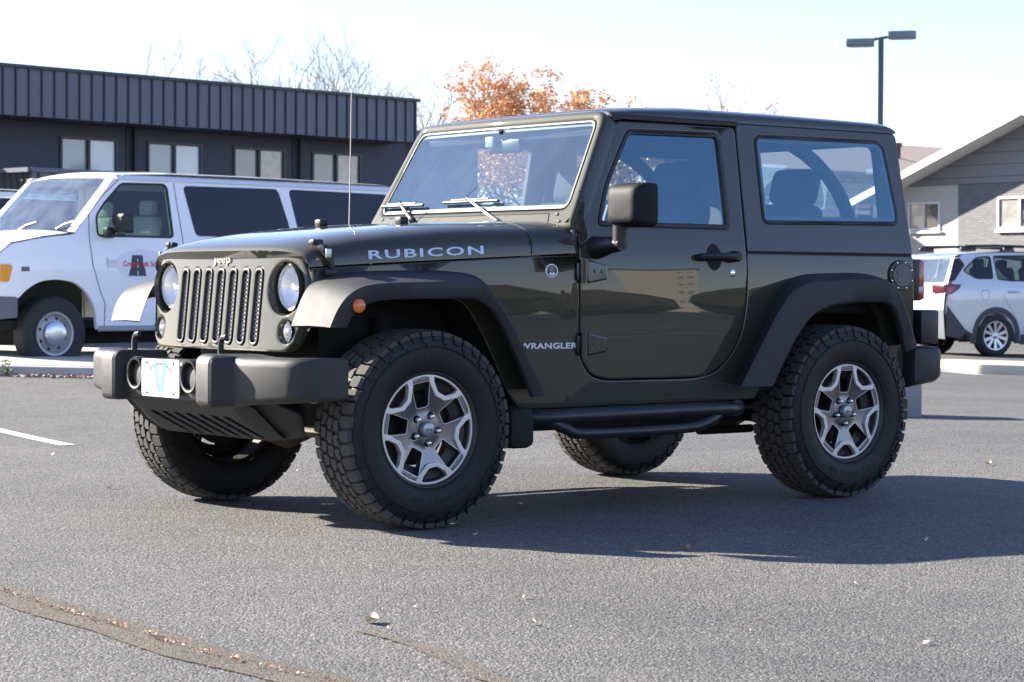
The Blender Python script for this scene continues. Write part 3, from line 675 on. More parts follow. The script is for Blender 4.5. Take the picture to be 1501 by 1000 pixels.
# ---- wheels
TR = .405; YC = .757
def make_tyre():
    b = M()
    half = [(.231,-.104),(.238,-.118),(.254,-.126),(.287,-.132),(.315,-.1335),(.345,-.131),(.367,-.126),(.380,-.118),(.389,-.100),(.392,-.06),(.393,0)]
    prof = half+[(r, -y) for r, y in half[-2::-1]]
    b.lathe(prof, 90, mi=0)
    b.lathe([(.240,-.1195),(.2435,-.1225),(.247,-.121)], 80, mi=0); b.lathe([(.330,-.1335),(.3325,-.1365),(.3355,-.1365),(.338,-.1335)], 80, mi=0)
    rnd = random.Random(3); N = 45; pitch = 2*math.pi/N
    def surf(a, y, r): return (r*math.cos(a), y, r*math.sin(a))
    def block(poly, r0, r1, taper=.0025, mi=1, fn=None):
        # poly in (arc metres, y)
        cx = sum(p[0] for p in poly)/len(poly); cy = sum(p[1] for p in poly)/len(poly)
        def rr(y, r): return r-.008*max(0, abs(y)-.075)/.045*(1 if abs(y) > .075 else 0)
        lo = [surf(p[0]/TR, p[1], rr(p[1], r0)) for p in poly]; sc_ = []
        for p in poly:
            dx, dy = cx-p[0], cy-p[1]; L = math.hypot(dx, dy); sc_.append(((p[0]+dx/L*taper)/TR, p[1]+dy/L*taper))
        hi = [surf(a, y, rr(y, r1)) for a, y in sc_]; n = len(poly)
        b.add(lo+hi, [(i, (i+1) % n, n+(i+1) % n, n+i) for i in range(n)]+[tuple(range(n, 2*n))], mi)
    ap = pitch*TR
    for k in range(N):
        a0 = k*ap; j = lambda q: q+rnd.uniform(-.0012, .0012)
        for s in (-1, 1):
            o = a0+(ap*.5 if s > 0 else 0); lng = (k % 2 == 0); ye = .1275 if lng else .1215
            # shoulder lug
            P1 = [(o+.004,.074),(o+ap*.42,.068),(o+ap*.92,.076),(o+ap*.94,.100),(o+ap*.86,ye),(o+ap*.06,ye),(o+.003,.100)]
            block([(j(x), s*y) for x, y in P1], .386, .405)
            # second row, interlocking
            o2 = o+ap*.35
            P2 = [(o2+.004,.030),(o2+ap*.30,.022),(o2+ap*.62,.026),(o2+ap*.9,.036),(o2+ap*.94,.062),(o2+ap*.55,.064),(o2+ap*.40,.058),(o2+.004,.066)]
            block([(j(x), s*y) for x, y in P2], .386, .4045)
            # side biters running down the sidewall
            if lng: Q = [(.05,.375),(.90,.375),(.90,.352),(.62,.352),(.62,.340),(.30,.340),(.30,.352),(.05,.352)]
            else: Q = [(.15,.378),(.80,.378),(.80,.362),(.15,.362)]
            V = []
            for dd in (0, .0055):
                for u, r in Q:
                    a = (o+ap*u)/TR; yy = .1335-(max(0, r-.345)/.035)**1.4*.010
                    V.append(surf(a, s*(yy-.003+dd), r if dd == 0 else r-.0008))
            n = len(Q); b.add(V, [(i, (i+1) % n, n+(i+1) % n, n+i) for i in range(n)]+[tuple(range(n, 2*n))], 0)
        o3 = a0+ap*.15
        P3 = [(o3+.004,-.018),(o3+ap*.45,-.022),(o3+ap*.93,-.012),(o3+ap*.95,.010),(o3+ap*.6,.020),(o3+ap*.2,.014),(o3+.004,.018)]
        block([(j(x), y) for x, y in P3], .386, .405)
    # raised sidewall lettering
    for word, a_mid in (('WRANGLER', -90), ('DURATRAC', 90)):
        for i, ch in enumerate(word):
            t = text(ch, .028, .030, .0035, off=.02); ang = R(a_mid+(i-len(word)/2+.5)*7.4*(1 if a_mid < 0 else -1))
            sg = -1 if a_mid > 0 else 1
            for v in t.v: pass
            def fn(v, ang=ang, sg=sg):
                u, h = (v[0]-.013)*sg, (v[1]-.013)*sg
                # radial / tangential frame on the outer (-y) wall
                r = .300+(h*(-1) if a_mid < 0 else h*1)*(1 if a_mid < 0 else -1)*(1)
                r = .300-h if a_mid < 0 else .300-h
                return ((r)*math.cos(ang)-u*math.sin(ang), -(.1318+v[2]), (r)*math.sin(ang)+u*math.cos(ang))
            b.join(t, fn, 0)
    return b
def make_wheel():
    rim = M()   # barrel and flange
    rim.lathe([(.155,-.05),(.205,-.070),(.212,-.092),(.222,-.105),(.231,-.1175),(.2350,-.1185),(.237,-.113),(.228,-.10),(.216,-.08),(.212,.05),(.222,.095),(.232,.104)], 72, mi=0)
    fy = -.104
    # pockets at the ring (between spokes) and windows in the gunmetal centre
    def pol(r, a): return (1.035*r*math.cos(R(a)), 1.035*r*math.sin(R(a)))
    pockets = []; windows = []; bands = []
    for k in range(5):
        a = 90+36+72*k
        pockets.append(rp([pol(.2065,a-17.5)+(.003,), pol(.2065,a-8), pol(.2065,a), pol(.2065,a+8), pol(.2065,a+17.5)+(.003,), pol(.188,a+17.0)+(.006,), pol(.153,a+7.5)+(.006,), pol(.153,a-7.5)+(.006,), pol(.188,a-17.0)+(.006,)], .03, 3))
        bands.append(a)
        w0 = 90+72*k
        windows.append(rp([pol(.092,w0-16)+(.008,), pol(.187,w0-12.8)+(.010,), pol(.187,w0+12.8)+(.010,), pol(.092,w0+16)+(.008,)], .01, 4))
    mp = lambda x, z, d: (x, fy+d, z)
    # machined outer ring with the V-shaped borders around the pockets
    outer = circ(0, 0, .2335, 90)
    inner = []
    for k in range(5):
        a = 90+36+72*k
        inner += [pol(.2065,a-29), pol(.2055,a-25), pol(.184,a-23.5), pol(.135,a-9.5), pol(.135,a+9.5), pol(.184,a+23.5), pol(.2055,a+25), pol(.2065,a+29), pol(.2065,a+36)]
    ringm = M(); ringm.panel(outer, [inner]+pockets, mp, .024, .0012)
    # gunmetal dished centre
    def dish(x, z, d):
        r = math.hypot(x, z); return (x, fy+.005+.026*max(0, 1-r/.20)-.022*max(0, 1-(r/.075)**2 if r < .075 else 0)*.55+d, z)
    star = [q for k in range(5) for q in [pol(.2075,90+72*k-13.5), pol(.2075,90+72*k), pol(.2075,90+72*k+13.5), pol(.186,90+72*k+14.5), pol(.142,90+72*k+25), pol(.142,90+72*k+47), pol(.186,90+72*k+57.5)]]
    lugs = [circ(*pol(.057, 90+36+72*k), .0135, 14) for k in range(5)]
    cen = M(); cen.panel(rp(star, .006, 3, sub=.02), windows+lugs, dish, .028, .0035, grid=.014)
    for k in range(5):   # bright rims of the windows
        cen.panel(ins(windows[k], -.0048), [ins(windows[k], -.0026)], lambda x, z, d: (x, dish(x, z, 0)[1]-.0008+d, z), .002, 0, mi=1)
    cap = M(); cap.lathe([(0,-.004),(.018,-.0035),(.027,-.001),(.031,.006),(.031,.02)], 32, c=(0, fy-.006, 0))
    capt = text('Jeep', .030, .012, .0008, off=.01); capt.xf(lambda v: (v[0]-.015, fy-.0105-v[2], v[1]-.006))
    nut = M(); nut.lathe([(0,-.022),(.006,-.021),(.010,-.016),(.0105,.012)], 6 if 0 else 12, c=(0, fy+.018, 0))
    hub = M(); hub.lathe([(.03,-.05),(.075,-.045),(.078,.0),(.150,.0),(.152,.02),(.078,.022),(.06,.06)], 40); hub.box((.13,.012,.05),(.07,.07,.12),.015)
    return rim, ringm, cen, cap, capt, nut, hub
tyre_m = make_tyre(); parts = make_wheel()
def build_wheel():
    rim, ringm, cen, cap, capt, nut, hub = parts
    wo = hub.obj('wheel', mat('brake_iron', (.045,.038,.032), .6, .5, var=.4, vscale=20)); wo.parent = car
    tyre_m.obj('tyre', [TYRE, TREAD], wo, sharp=30)
    rim.obj('rim', mat('barrel_alloy', (.06,.052,.045), .5, .5, var=.3, vscale=10), wo); ringm.obj('rim_face', SILVER, wo, sharp=30); cen.obj('spokes', [GUN, SILVER], wo, sharp=30)
    cap.obj('centre_cap', mat('cap_grey', (.32,.34,.38), .3, .6, .5), wo); capt.obj('cap_lettering', mat('cap_text', (.12,.12,.13), .4), wo, smooth=False)
    for k in range(5):
        a = R(90+36+72*k); n_ = M(); n_.join(nut, lambda v: (v[0]+.057*math.cos(a), v[1], v[2]+.057*math.sin(a))); n_.obj('lug_nut', CHROME, wo)
    return wo
w0 = build_wheel()
def put_wheel(o, x, s, spin, steer=0):
    o.location = (x, s*YC, TR); o.rotation_euler = (0, R(spin), (0 if s < 0 else math.pi)+R(steer)); o.parent = car
put_wheel(w0, 0, -1, -10, -1.0)
for x, s, sp, st in ((2.424,-1,0,0),(0,1,25,-1.0),(2.424,1,50,0)):
    put_wheel(copy_tree(w0, car), x, s, sp, st)
car['label'] = 'dark olive two-door off-road car with hardtop and black fender flares, parked nearest the camera'
# ================================================================ GROUND
def asphalt(name='asphalt', mul=(1,1,1), grain=1.0):
    m = bpy.data.materials.new(name); m.use_nodes = True; n = m.node_tree.nodes; l = m.node_tree.links; b = n['Principled BSDF']
    tc = n.new('ShaderNodeTexCoord')
    def noise(sc_, det=4, rough=.6):
        t = n.new('ShaderNodeTexNoise'); t.inputs['Scale'].default_value = sc_; t.inputs['Detail'].default_value = det; t.inputs['Roughness'].default_value = rough
        l.new(tc.outputs['Object'], t.inputs['Vector']); return t
    def ramp(src, stops):
        r = n.new('ShaderNodeValToRGB'); e = r.color_ramp.elements
        e[0].position, e[0].color = stops[0][0], (*stops[0][1], 1); e[1].position, e[1].color = stops[-1][0], (*stops[-1][1], 1)
        for p_, c in stops[1:-1]: k = e.new(p_); k.color = (*c, 1)
        l.new(src, r.inputs[0]); return r
    def mix(mode, a, b_, f):
        x = n.new('ShaderNodeMix'); x.data_type = 'RGBA'; x.blend_type = mode
        if isinstance(f, float): x.inputs['Factor'].default_value = f
        else: l.new(f, x.inputs['Factor'])
        l.new(a, x.inputs['A']); l.new(b_, x.inputs['B']); return x.outputs['Result']
    vo = n.new('ShaderNodeTexVoronoi'); vo.inputs['Scale'].default_value = 125*grain; l.new(tc.outputs['Object'], vo.inputs['Vector'])
    vo2 = n.new('ShaderNodeTexVoronoi'); vo2.inputs['Scale'].default_value = 70; l.new(tc.outputs['Object'], vo2.inputs['Vector'])
    rg = ramp(vo.outputs['Color'], [(0,(.055,.054,.053)),(.45,(.122,.117,.109)),(.75,(.185,.177,.162)),(1,(.33,.315,.285))])
    big = ramp(noise(.35, 5).outputs['Fac'], [(.3,(.74,.74,.76)),(.52,(.98,.98,.98)),(.72,(1.12,1.11,1.08))])
    mid = ramp(noise(3.5, 6, .7).outputs['Fac'], [(.3,(.82,.83,.86)),(.6,(1.0,1,1)),(.8,(1.08,1.06,1.03))])
    pit = ramp(noise(44, 5, .72).outputs['Fac'], [(.37,(.10,.10,.11)),(.44,(1,1,1))])
    c = mix('MULTIPLY', rg.outputs[0], big.outputs[0], 1.0); c = mix('MULTIPLY', c, mid.outputs[0], 1.0); c = mix('MULTIPLY', c, pit.outputs[0], .9)
    st = ramp(noise(1.1, 5, .65).outputs['Fac'], [(.26,(.62,.60,.58)),(.36,(1,1,1))]); c = mix('MULTIPLY', c, st.outputs[0], .55)
    ve = n.new('ShaderNodeTexVoronoi'); ve.feature = 'DISTANCE_TO_EDGE'; ve.inputs['Scale'].default_value = .42
    wv = noise(2.2, 6, .75); va = n.new('ShaderNodeVectorMath'); va.operation = 'MULTIPLY_ADD'; l.new(wv.outputs['Color'], va.inputs[0]); va.inputs[1].default_value = (.9,.9,.9); l.new(tc.outputs['Object'], va.inputs[2]); l.new(va.outputs[0], ve.inputs['Vector'])
    ck = ramp(ve.outputs['Distance'], [(0,(.35,.34,.34)),(.0035,(1,1,1))]); mk = ramp(noise(.5, 3).outputs['Fac'], [(.56,(0,0,0)),(.60,(1,1,1))])
    c = mix('MULTIPLY', c, ck.outputs[0], mk.outputs[0])
    rgbm = n.new('ShaderNodeRGB'); rgbm.outputs[0].default_value = (*mul, 1); c = mix('MULTIPLY', c, rgbm.outputs[0], 1.0)
    l.new(c, b.inputs['Base Color']); b.inputs['Roughness'].default_value = .82; b.inputs['Specular IOR Level'].default_value = .35
    ad = n.new('ShaderNodeMath'); ad.operation = 'MULTIPLY_ADD'; l.new(vo.outputs['Distance'], ad.inputs[0]); ad.inputs[1].default_value = -1.2
    l.new(noise(60, 3).outputs['Fac'], ad.inputs[2])
    ad2 = n.new('ShaderNodeMath'); ad2.operation = 'MULTIPLY_ADD'; l.new(vo2.outputs['Distance'], ad2.inputs[0]); ad2.inputs[1].default_value = -.6; l.new(ad.outputs[0], ad2.inputs[2])
    bp = n.new('ShaderNodeBump'); bp.inputs['Strength'].default_value = .65; bp.inputs['Distance'].default_value = .006
    l.new(ad2.outputs[0], bp.inputs['Height']); l.new(bp.outputs['Normal'], b.inputs['Normal']); return m
ASPH = asphalt()
radii = [0,1,2,3,4,5,6,7,8,10,12,13,14,15,16,17,18,19,20,21,22,23,24,25,26,28,30,33,36,40,45,50,60,80,120,200,400,900]
V = []; F = []; NA = 120
for r in radii:
    for k in range(NA):
        a = 2*math.pi*k/NA; x, y = CAM.x+r*math.cos(a), CAM.y+r*math.sin(a); V.append((x, y, gz(x, y)))
for i in range(len(radii)-1):
    for k in range(NA): F.append((i*NA+k, i*NA+(k+1) % NA, (i+1)*NA+(k+1) % NA, (i+1)*NA+k))
g = M(); g.add(V, F); g.obj('ground', ASPH, kind='structure')
def strip(name, path, w_, m, lift=.004, jag=0, kind='structure', n=1):
    """flat band on the lot following a path"""
    rnd = random.Random(len(path)); b = M(); P_ = path; L = []
    for i, (x, y) in enumerate(P_):
        a = P_[max(i-1, 0)]; c = P_[min(i+1, len(P_)-1)]; t = norm2(c[0]-a[0], c[1]-a[1]); ww = (w_(i/(len(P_)-1)) if callable(w_) else w_)/2
        L.append([(x-t[1]*s*(ww+rnd.uniform(-jag, jag)), y+t[0]*s*(ww+rnd.uniform(-jag, jag))) for s in (-1, 1)])
    V = [(x, y, gz(x, y)+lift) for q in L for x, y in q]
    b.add(V, [(2*i, 2*i+1, 2*i+3, 2*i+2) for i in range(len(P_)-1)]); return b.obj(name, m, kind=kind)
TAR = asphalt('crack_sealant', (1.05,.93,.76), 1.8)
cr = spline([(-2.02,.6),(-2.12,-.5),(-2.20,-1.45),(-2.26,-2.05),(-2.285,-2.50),(-2.32,-2.95),(-2.32,-3.36),(-2.30,-4.0),(-2.28,-5.0)], 14)
strip('crack_sealant', cr, lambda t: .185+.014*math.sin(t*22), TAR, .004, .004)
strip('crack_sealant', spline([(-1.755,-2.93),(-1.775,-3.24),(-1.87,-3.60),(-1.95,-3.86),(-1.98,-4.6),(-2.0,-5.5)], 12), lambda t: .03+.045*min(1, t*3), asphalt('crack_sealant_pale', (1.10,1.0,.86), 1.8), .004, .005)
# leaf crumbs caught in the crack
rnd = random.Random(5); b = M()
def leaf_verts(c, L, wd, a, tilt, curl, n=5, rnd=random):
    V = []; 
    for i in range(n+1):
        t = i/n; ww = wd*math.sin(math.pi*min(.98, max(.04, t)))**.7*.5; z = curl*L*(t-.5)**2*2
        for s in (-1, 1): V.append(Vector((L*(t-.5), s*ww, z+abs(s)*curl*wd*.3)))
    Mr = Matrix.Rotation(a, 3, 'Z') @ Matrix.Rotation(tilt, 3, 'X')
    return [Mr @ v + Vector(c) for v in V], [(2*i, 2*i+1, 2*i+3, 2*i+2) for i in range(n)]
for i in range(len(cr)-1):
    for k in range(5):
        t = rnd.random(); x = cr[i][0]+(cr[i+1][0]-cr[i][0])*t+rnd.gauss(0, .007)-.006*math.sin(i*.8); y = cr[i][1]+(cr[i+1][1]-cr[i][1])*t
        if math.sin(i*1.7)+math.sin(i*.61) < -1.1: continue
        Vv, Ff = leaf_verts((x, y, .009+rnd.random()*.004), rnd.uniform(.006,.018), rnd.uniform(.004,.009), rnd.random()*6.3, rnd.uniform(-.6,.6), rnd.uniform(.2,.9), 2); b.add(Vv, Ff, rnd.choice((0,0,1)))
LEAFD = [mat('dry_leaf', (.36,.17,.09), .7), mat('pale_dry_leaf', (.74,.58,.42), .7)]
o = b.obj('leaf_litter', LEAFD, kind='stuff', label='brown leaf crumbs caught in the sealed crack of the asphalt')
LINE = mat('road_paint', (.70,.70,.68), .7, bump=.3, bscale=90, var=.12, vscale=15)
strip('parking_line', [(1.04,4.28),(1.15,4.95),(1.30,5.8),(1.75,8.6)], .10, LINE)
# ---- fallen leaves
spots = [((-1.637,-2.835),.075,.7,'curled pale leaf with an orange tip','pale'),((-.169,1.515),.050,2.6,'bright yellow leaf lying left of the front wheels','yellow'),((.372,-1.989),.050,.4,'brown leaf lying in the shadow of the car','brown'),
         ((-.953,-2.687),.028,1.2,'small pale leaf scrap in the sunlit asphalt below the car shadow','pale'),((-.637,-4.062),.035,2.0,'pale leaf scrap near the lower right corner','pale'),((4.523,.045),.060,.2,'dry leaf right of the rear wheel','pale')]
LC = {'pale': LEAFD[1], 'brown': LEAFD[0], 'yellow': mat('yellow_leaf', (.72,.52,.02), .6)}
for (x, y), L, a, lab, c in spots:
    b = M(); Vv, Ff = leaf_verts((0, 0, .0), L, L*.5, a, .25 if c != 'pale' else -.35, .5, 7); zmin = min(v.z for v in Vv); b.add([v-Vector((0,0,zmin-.002)) for v in Vv], Ff)
    o = b.obj('leaf', LC[c], label=lab, category='leaf', group='fallen leaves'); o.location = (x, y, gz(x, y)+.002)
rnd = random.Random(11); proto = None
b = M(); Vv, Ff = leaf_verts((0,0,0), .026, .013, 0, .3, .8, 4); zmin = min(v.z for v in Vv); b.add([v-Vector((0,0,zmin-.001)) for v in Vv], Ff)
LT = dict(label='tiny pale leaf scrap scattered on the asphalt', category='leaf', group='scattered leaf scraps')
for k in range(46):
    D = rnd.uniform(4.3, 17)**1.0; lat = rnd.uniform(-.22, .23)*D; x = CAM.x+FH.x*D+RH.x*lat; y = CAM.y+FH.y*D+RH.y*lat
    if -.6 < x < 3.1 and -1 < y < 1: continue
    if proto is None: o = proto = b.obj('leaf_scrap', LEAFD[1], **LT)
    else: o = proto.copy(); COL.objects.link(o)
    o.location = (x, y, gz(x, y)+.002); o.rotation_euler = (0, 0, rnd.random()*6.3); s_ = rnd.uniform(.6, 1.35); o.scale = (s_, s_, s_)
# ---- kerbed islands
CONC = mat('concrete', (.46,.43,.38), .85, bump=.5, bscale=60, var=.12, vscale=3)
CONCY = mat('pale_yellow_concrete', (.58,.53,.40), .85, bump=.5, bscale=60, var=.12, vscale=3)
def island(name, P_, h, m, m2, label, base=0):
    b = M(); P2 = rp(P_, .3, 6); sub = []
    for i, q in enumerate(P2):
        w_ = P2[(i+1) % len(P2)]; L = math.hypot(w_[0]-q[0], w_[1]-q[1]); k = max(1, int(L/1.0))
        for j in range(k): sub.append((q[0]+(w_[0]-q[0])*j/k, q[1]+(w_[1]-q[1])*j/k))
    b.panel(sub, [], lambda x, y, d: (x, y, gz(x, y)+h-d), h+.05, .02, grid=2.5, mi=0)
    b.panel(ins(sub, .16), [], lambda x, y, d: (x, y, gz(x, y)+h+.005-d), .004, 0, grid=2.5, mi=1)
    return b.obj(name, [m, m2], label=label, category='kerb island', sharp=40)
U = Vector((.86,-.51,0)); Wn = Vector((.51,.86,0))
def isl(o, L0, L1, D_): return [tuple((Vector((o[0],o[1],0))+U*a+Wn*d)[:2]) for a, d in ((L0,0),(L1,0),(L1,D_),(L0,D_))]
island('kerb_island', isl((5.066,11.66), -14, 5.2, 5.8), .10, CONC, mat('island_concrete', (.50,.46,.40), .9, bump=.5, bscale=40, var=.15, vscale=2), 'long pale concrete kerb island in front of the white van')
island('kerb_island', [(18.6,12.2),(27.1,5.5),(28.3,7.1),(19.8,13.9)], .13, CONCY, CONCY, 'pale yellowish kerb island in front of the silver wagon')
# leaf litter along the foot of the kerb
b = M(); rnd = random.Random(9)
for k in range(1500):
    q = Vector((5.066,11.66,0))+U*rnd.uniform(-9,4)-Wn*abs(rnd.gauss(0,.18)); Vv, Ff = leaf_verts((q.x, q.y, gz(q.x,q.y)+.012), rnd.uniform(.03,.07), rnd.uniform(.015,.035), rnd.random()*6.3, rnd.uniform(-.6,.6), .5, 2); b.add(Vv, Ff, rnd.choice((0,0,1)))
b.obj('kerb_litter', LEAFD, kind='stuff', label='brown leaf litter along the foot of the kerb')
# a weed in the kerb joint
b = M(); rnd = random.Random(2)
for k in range(26):
    a = rnd.random()*6.3; Vv, Ff = leaf_verts((0.05*math.cos(a)*rnd.random(), .05*math.sin(a)*rnd.random(), .02+.13*rnd.random()), .05, .02, a, .4, .6, 3); b.add(Vv, Ff)
for k in range(5): b.tube([(0,0,-.01),(.02*math.cos(k*1.3),.02*math.sin(k*1.3),.08),(.05*math.cos(k*1.3),.05*math.sin(k*1.3),.15)], .002, 4)
o = b.obj('weed', mat('weed_green', (.16,.22,.05), .6), label='small green weed at the foot of the left kerb', category='plant'); q = Vector((5.066,11.66,0))-U*.78-Wn*.04; o.location = (q.x, q.y, gz(q.x, q.y))
# low concrete block behind the rear bumper
b = M(); b.box((0,0,.19), (.62,.62,.48), .03); b.box((0,0,.44),(.50,.50,.04),.01)
o = b.obj('concrete_block', mat('grey_concrete', (.30,.30,.29), .85, bump=.5, bscale=60, var=.15), label='grey concrete footing block behind the rear bumper of the olive car', category='concrete block'); o.location = (8.30,4.42,gz(8.3,4.42)); o.rotation_euler = (0,0,-.5)
# worn parking lines and lighter patch in the back lane
for dx in range(4):
    q0 = Vector((17.3,12.4,0))+Vector((.86,-.51,0))*(dx*2.7-1.5); strip('parking_line', [tuple((q0+Vector((.35,.94,0))*k)[:2]) for k in range(0, 6)], .11, LINE)

for yy in (-13,-17.5,-22): strip('parking_line', [(x, yy) for x in range(-10, 60, 5)], .12, LINE)
# ================================================================ BUILDINGS
def frame_at(ox, oy, az, oz=0):
    a = R(az); u, n_ = Vector((math.cos(a), math.sin(a), 0)), Vector((-math.sin(a), math.cos(a), 0)); O = Vector((ox, oy, oz))
    return lambda s_, d, z: tuple(O+u*s_+n_*d+Vector((0,0,z)))
WALLD = mat('charcoal_siding', (.050,.054,.078), .6, var=.1, vscale=1)
FASC = mat('grey_metal_cladding', (.125,.135,.165), .45, .1, var=.08, vscale=1.2)
SEAM = mat('dark_seam', (.030,.031,.038), .5)
def fbox(b, F_, s0, s1, d0, d1, z0, z1_, mi=0):
    V = [F_(s_, d, z) for s_ in (s0, s1) for d in (d0, d1) for z in (z0, z1_)]
    b.add(V, [(0,1,3,2),(4,6,7,5),(0,4,5,1),(2,3,7,6),(0,2,6,4),(1,5,7,3)], mi)
dk = empty('office_building', (15.38,31.28,0), R(8.5), label='low charcoal building with standing-seam metal fascia and sliding windows behind the van', category='building')
ident = lambda s_, d, z: (s_, d, z)
WG = mat('painted_reflection_pane', (.66,.74,.82), .08, coat=1, var=.06); WG2 = mat('dark_pane', (.20,.22,.24), .06, coat=1, var=.3, vscale=3)  # pale pane: its reflection is painted into the base colour
b = M()
wins = [(-.62,.63),(1.44,2.71),(3.62,4.91),(5.75,7.06)]
zb, zt = 2.62, 3.73
b.panel([(-2.3,-.5),(8.42,-.5),(8.42,4.3),(-2.3,4.3)], [[(a,zb),(c,zb),(c,zt),(a,zt)] for a, c in wins], lambda x, z, d: (x, d, z), .25, 0)
fbox(b, ident, -2.3, 8.42, .26, 14, -.5, 4.3)
b.obj('wall', WALLD, dk, smooth=False)
b = M(); fbox(b, ident, -16, -2.3, 1.2, 14, -.5, 4.05); b.obj('side_wing', mat('pale_wing', (.5,.5,.5), .8), dk, smooth=False); b = M(); fbox(b, ident, 8.42, 14, 3.2, 14, -.5, 4.42); b.obj('side_wing', WALLD, dk, smooth=False)
b = M(); fbox(b, ident, -16.5, 7.90, -.90, 14.2, 4.03, 4.90); b.obj('fascia', FASC, dk, smooth=False)
b = M()
for k in range(60):
    x = -16.2+k*.283*1.46*.985/1.0*.70+.0
    pass
x = 7.84
while x > -16.4:
    b.box((x, -.915, 4.465), (.025,.03,.86), 0); x -= .281
b.obj('standing_seam', SEAM, dk, smooth=False, kind='stuff')
b = M(); fbox(b, ident, -16.55, 7.95, -.97, 14.25, 4.90, 4.96); b.obj('roof_edge', mat('dark_green_edge', (.02,.045,.045), .4), dk, smooth=False)
b = M(); fbox(b, ident, 8.63, 14.2, 2.6, 14, 4.42, 4.62); b.obj('wing_fascia', FASC, dk, smooth=False)
for x in (1.05, 5.33):
    b = M(); b.tube([(x,-.07,-.3),(x,-.07,4.03)], .045, 8); b.box((x-.14,-.01,2.0),(.05,.02,4.1),0); b.obj('downspout', BLACK, dk)
for i, (a, c) in enumerate(wins):
    b = M(); m_ = (a+c)/2
    for x0, x1, z0, z1_ in ((a-.05,a,zb-.05,zt+.05),(c,c+.05,zb-.05,zt+.05),(a,c,zt,zt+.05),(a,c,zb-.05,zb),(m_-.035,m_+.02,zb,zt)): fbox(b, ident, x0, x1, -.03, .06, z0, z1_)
    wo = b.obj('window', mat('dark_window_frame', (.045,.045,.05), .4), dk, smooth=False)
    b = M(); fbox(b, ident, a, m_-.035, .03, .04, zb, zt, 0); fbox(b, ident, m_+.02, c, .02, .03, zb, zt, 1)
    b.obj('pane', [[mat('pane_slate',(.30,.37,.42),.05,coat=1), WG],[mat('pane_slate',(.2,.2,.2)), WG],[WG2, mat('pane_brown',(.42,.37,.33),.05,coat=1,var=.6,vscale=4)],[WG2, MATS['pane_brown']]][i], wo, smooth=False)  # slate, pale and brown tones paint in what the panes reflect
# patio parapet in front of the building
pt = empty('patio_parapet', (10.9,24.63,0), R(8.5), label='dark board parapet of the raised patio left of and behind the van', category='wall')
b = M(); fbox(b, ident, 0, 4.2, 0, .12, 0, 2.73); b.obj('panel', FASC, pt, smooth=False)
b = M(); x = .12
while x < 4.2: b.box((x,-.012,1.36),(.035,.025,2.73),0); x += .285
b.obj('board_seam', SEAM, pt, smooth=False)
b = M(); fbox(b, ident, -.04, 4.25, -.05, .17, 2.73, 2.80); fbox(b, ident, -.10, .08, -.02, 7.0, 2.73, 2.80); b.obj('cap_rail', FASC, pt, smooth=False)
b = M(); y = .1
while y < 7.0: b.box((0,y,1.4),(.04,.07,2.65),0); y += .17
b.obj('slat', mat('warm_dark_board', (.075,.065,.06), .6), pt, smooth=False)

# ---- gabled house at the right
def brick(name, c1, c2, mortar, scale=1.0):
    m = mat(name, c1, .85); n = m.node_tree.nodes; l = m.node_tree.links; b = n['Principled BSDF']
    tc = n.new('ShaderNodeTexCoord'); mp = n.new('ShaderNodeMapping'); mp.inputs['Rotation'].default_value = (math.pi/2, 0, 0); l.new(tc.outputs['Object'], mp.inputs['Vector'])
    t = n.new('ShaderNodeTexBrick'); t.inputs['Color1'].default_value = (*c1, 1); t.inputs['Color2'].default_value = (*c2, 1); t.inputs['Mortar'].default_value = (*mortar, 1)
    t.inputs['Scale'].default_value = 1; t.inputs['Brick Width'].default_value = .21; t.inputs['Row Height'].default_value = .072; t.inputs['Mortar Size'].default_value = .011
    l.new(mp.outputs[0], t.inputs['Vector']); l.new(t.outputs['Color'], b.inputs['Base Color'])
    bp = n.new('ShaderNodeBump'); bp.inputs['Strength'].default_value = .6; bp.inputs['Distance'].default_value = .01; l.new(t.outputs['Fac'], bp.inputs['Height']); bp.invert = True; l.new(bp.outputs[0], b.inputs['Normal']); return m
def clap(name, col, row=.36, var=.06):
    m = mat(name, col, .75); n = m.node_tree.nodes; l = m.node_tree.links; b = n['Principled BSDF']
    tc = n.new('ShaderNodeTexCoord'); sp = n.new('ShaderNodeSeparateXYZ'); l.new(tc.outputs['Object'], sp.inputs[0])
    md = n.new('ShaderNodeMath'); md.operation = 'MULTIPLY'; md.inputs[1].default_value = 1/row; l.new(sp.outputs['Z'], md.inputs[0])
    fr = n.new('ShaderNodeMath'); fr.operation = 'FRACT'; l.new(md.outputs[0], fr.inputs[0])
    bp = n.new('ShaderNodeBump'); bp.inputs['Strength'].default_value = 1; bp.inputs['Distance'].default_value = .03; bp.invert = True; l.new(fr.outputs[0], bp.inputs['Height']); l.new(bp.outputs[0], b.inputs['Normal'])
    rp_ = n.new('ShaderNodeValToRGB'); rp_.color_ramp.interpolation = 'CONSTANT'; rp_.color_ramp.elements[0].color = tuple(c*.35 for c in col)+(1,); rp_.color_ramp.elements[1].position = .05; rp_.color_ramp.elements[1].color = (*col, 1)
    l.new(fr.outputs[0], rp_.inputs[0]); l.new(rp_.outputs[0], b.inputs['Base Color']); return m
# local frame: x along the wall towards the camera side (image right), y outward normal to the wall's back, z up
hs_ = empty('gabled_house', (48.54,38.28,0), R(-90), label='grey gabled house with painted brick walls and white rake boards at the right edge', category='house')
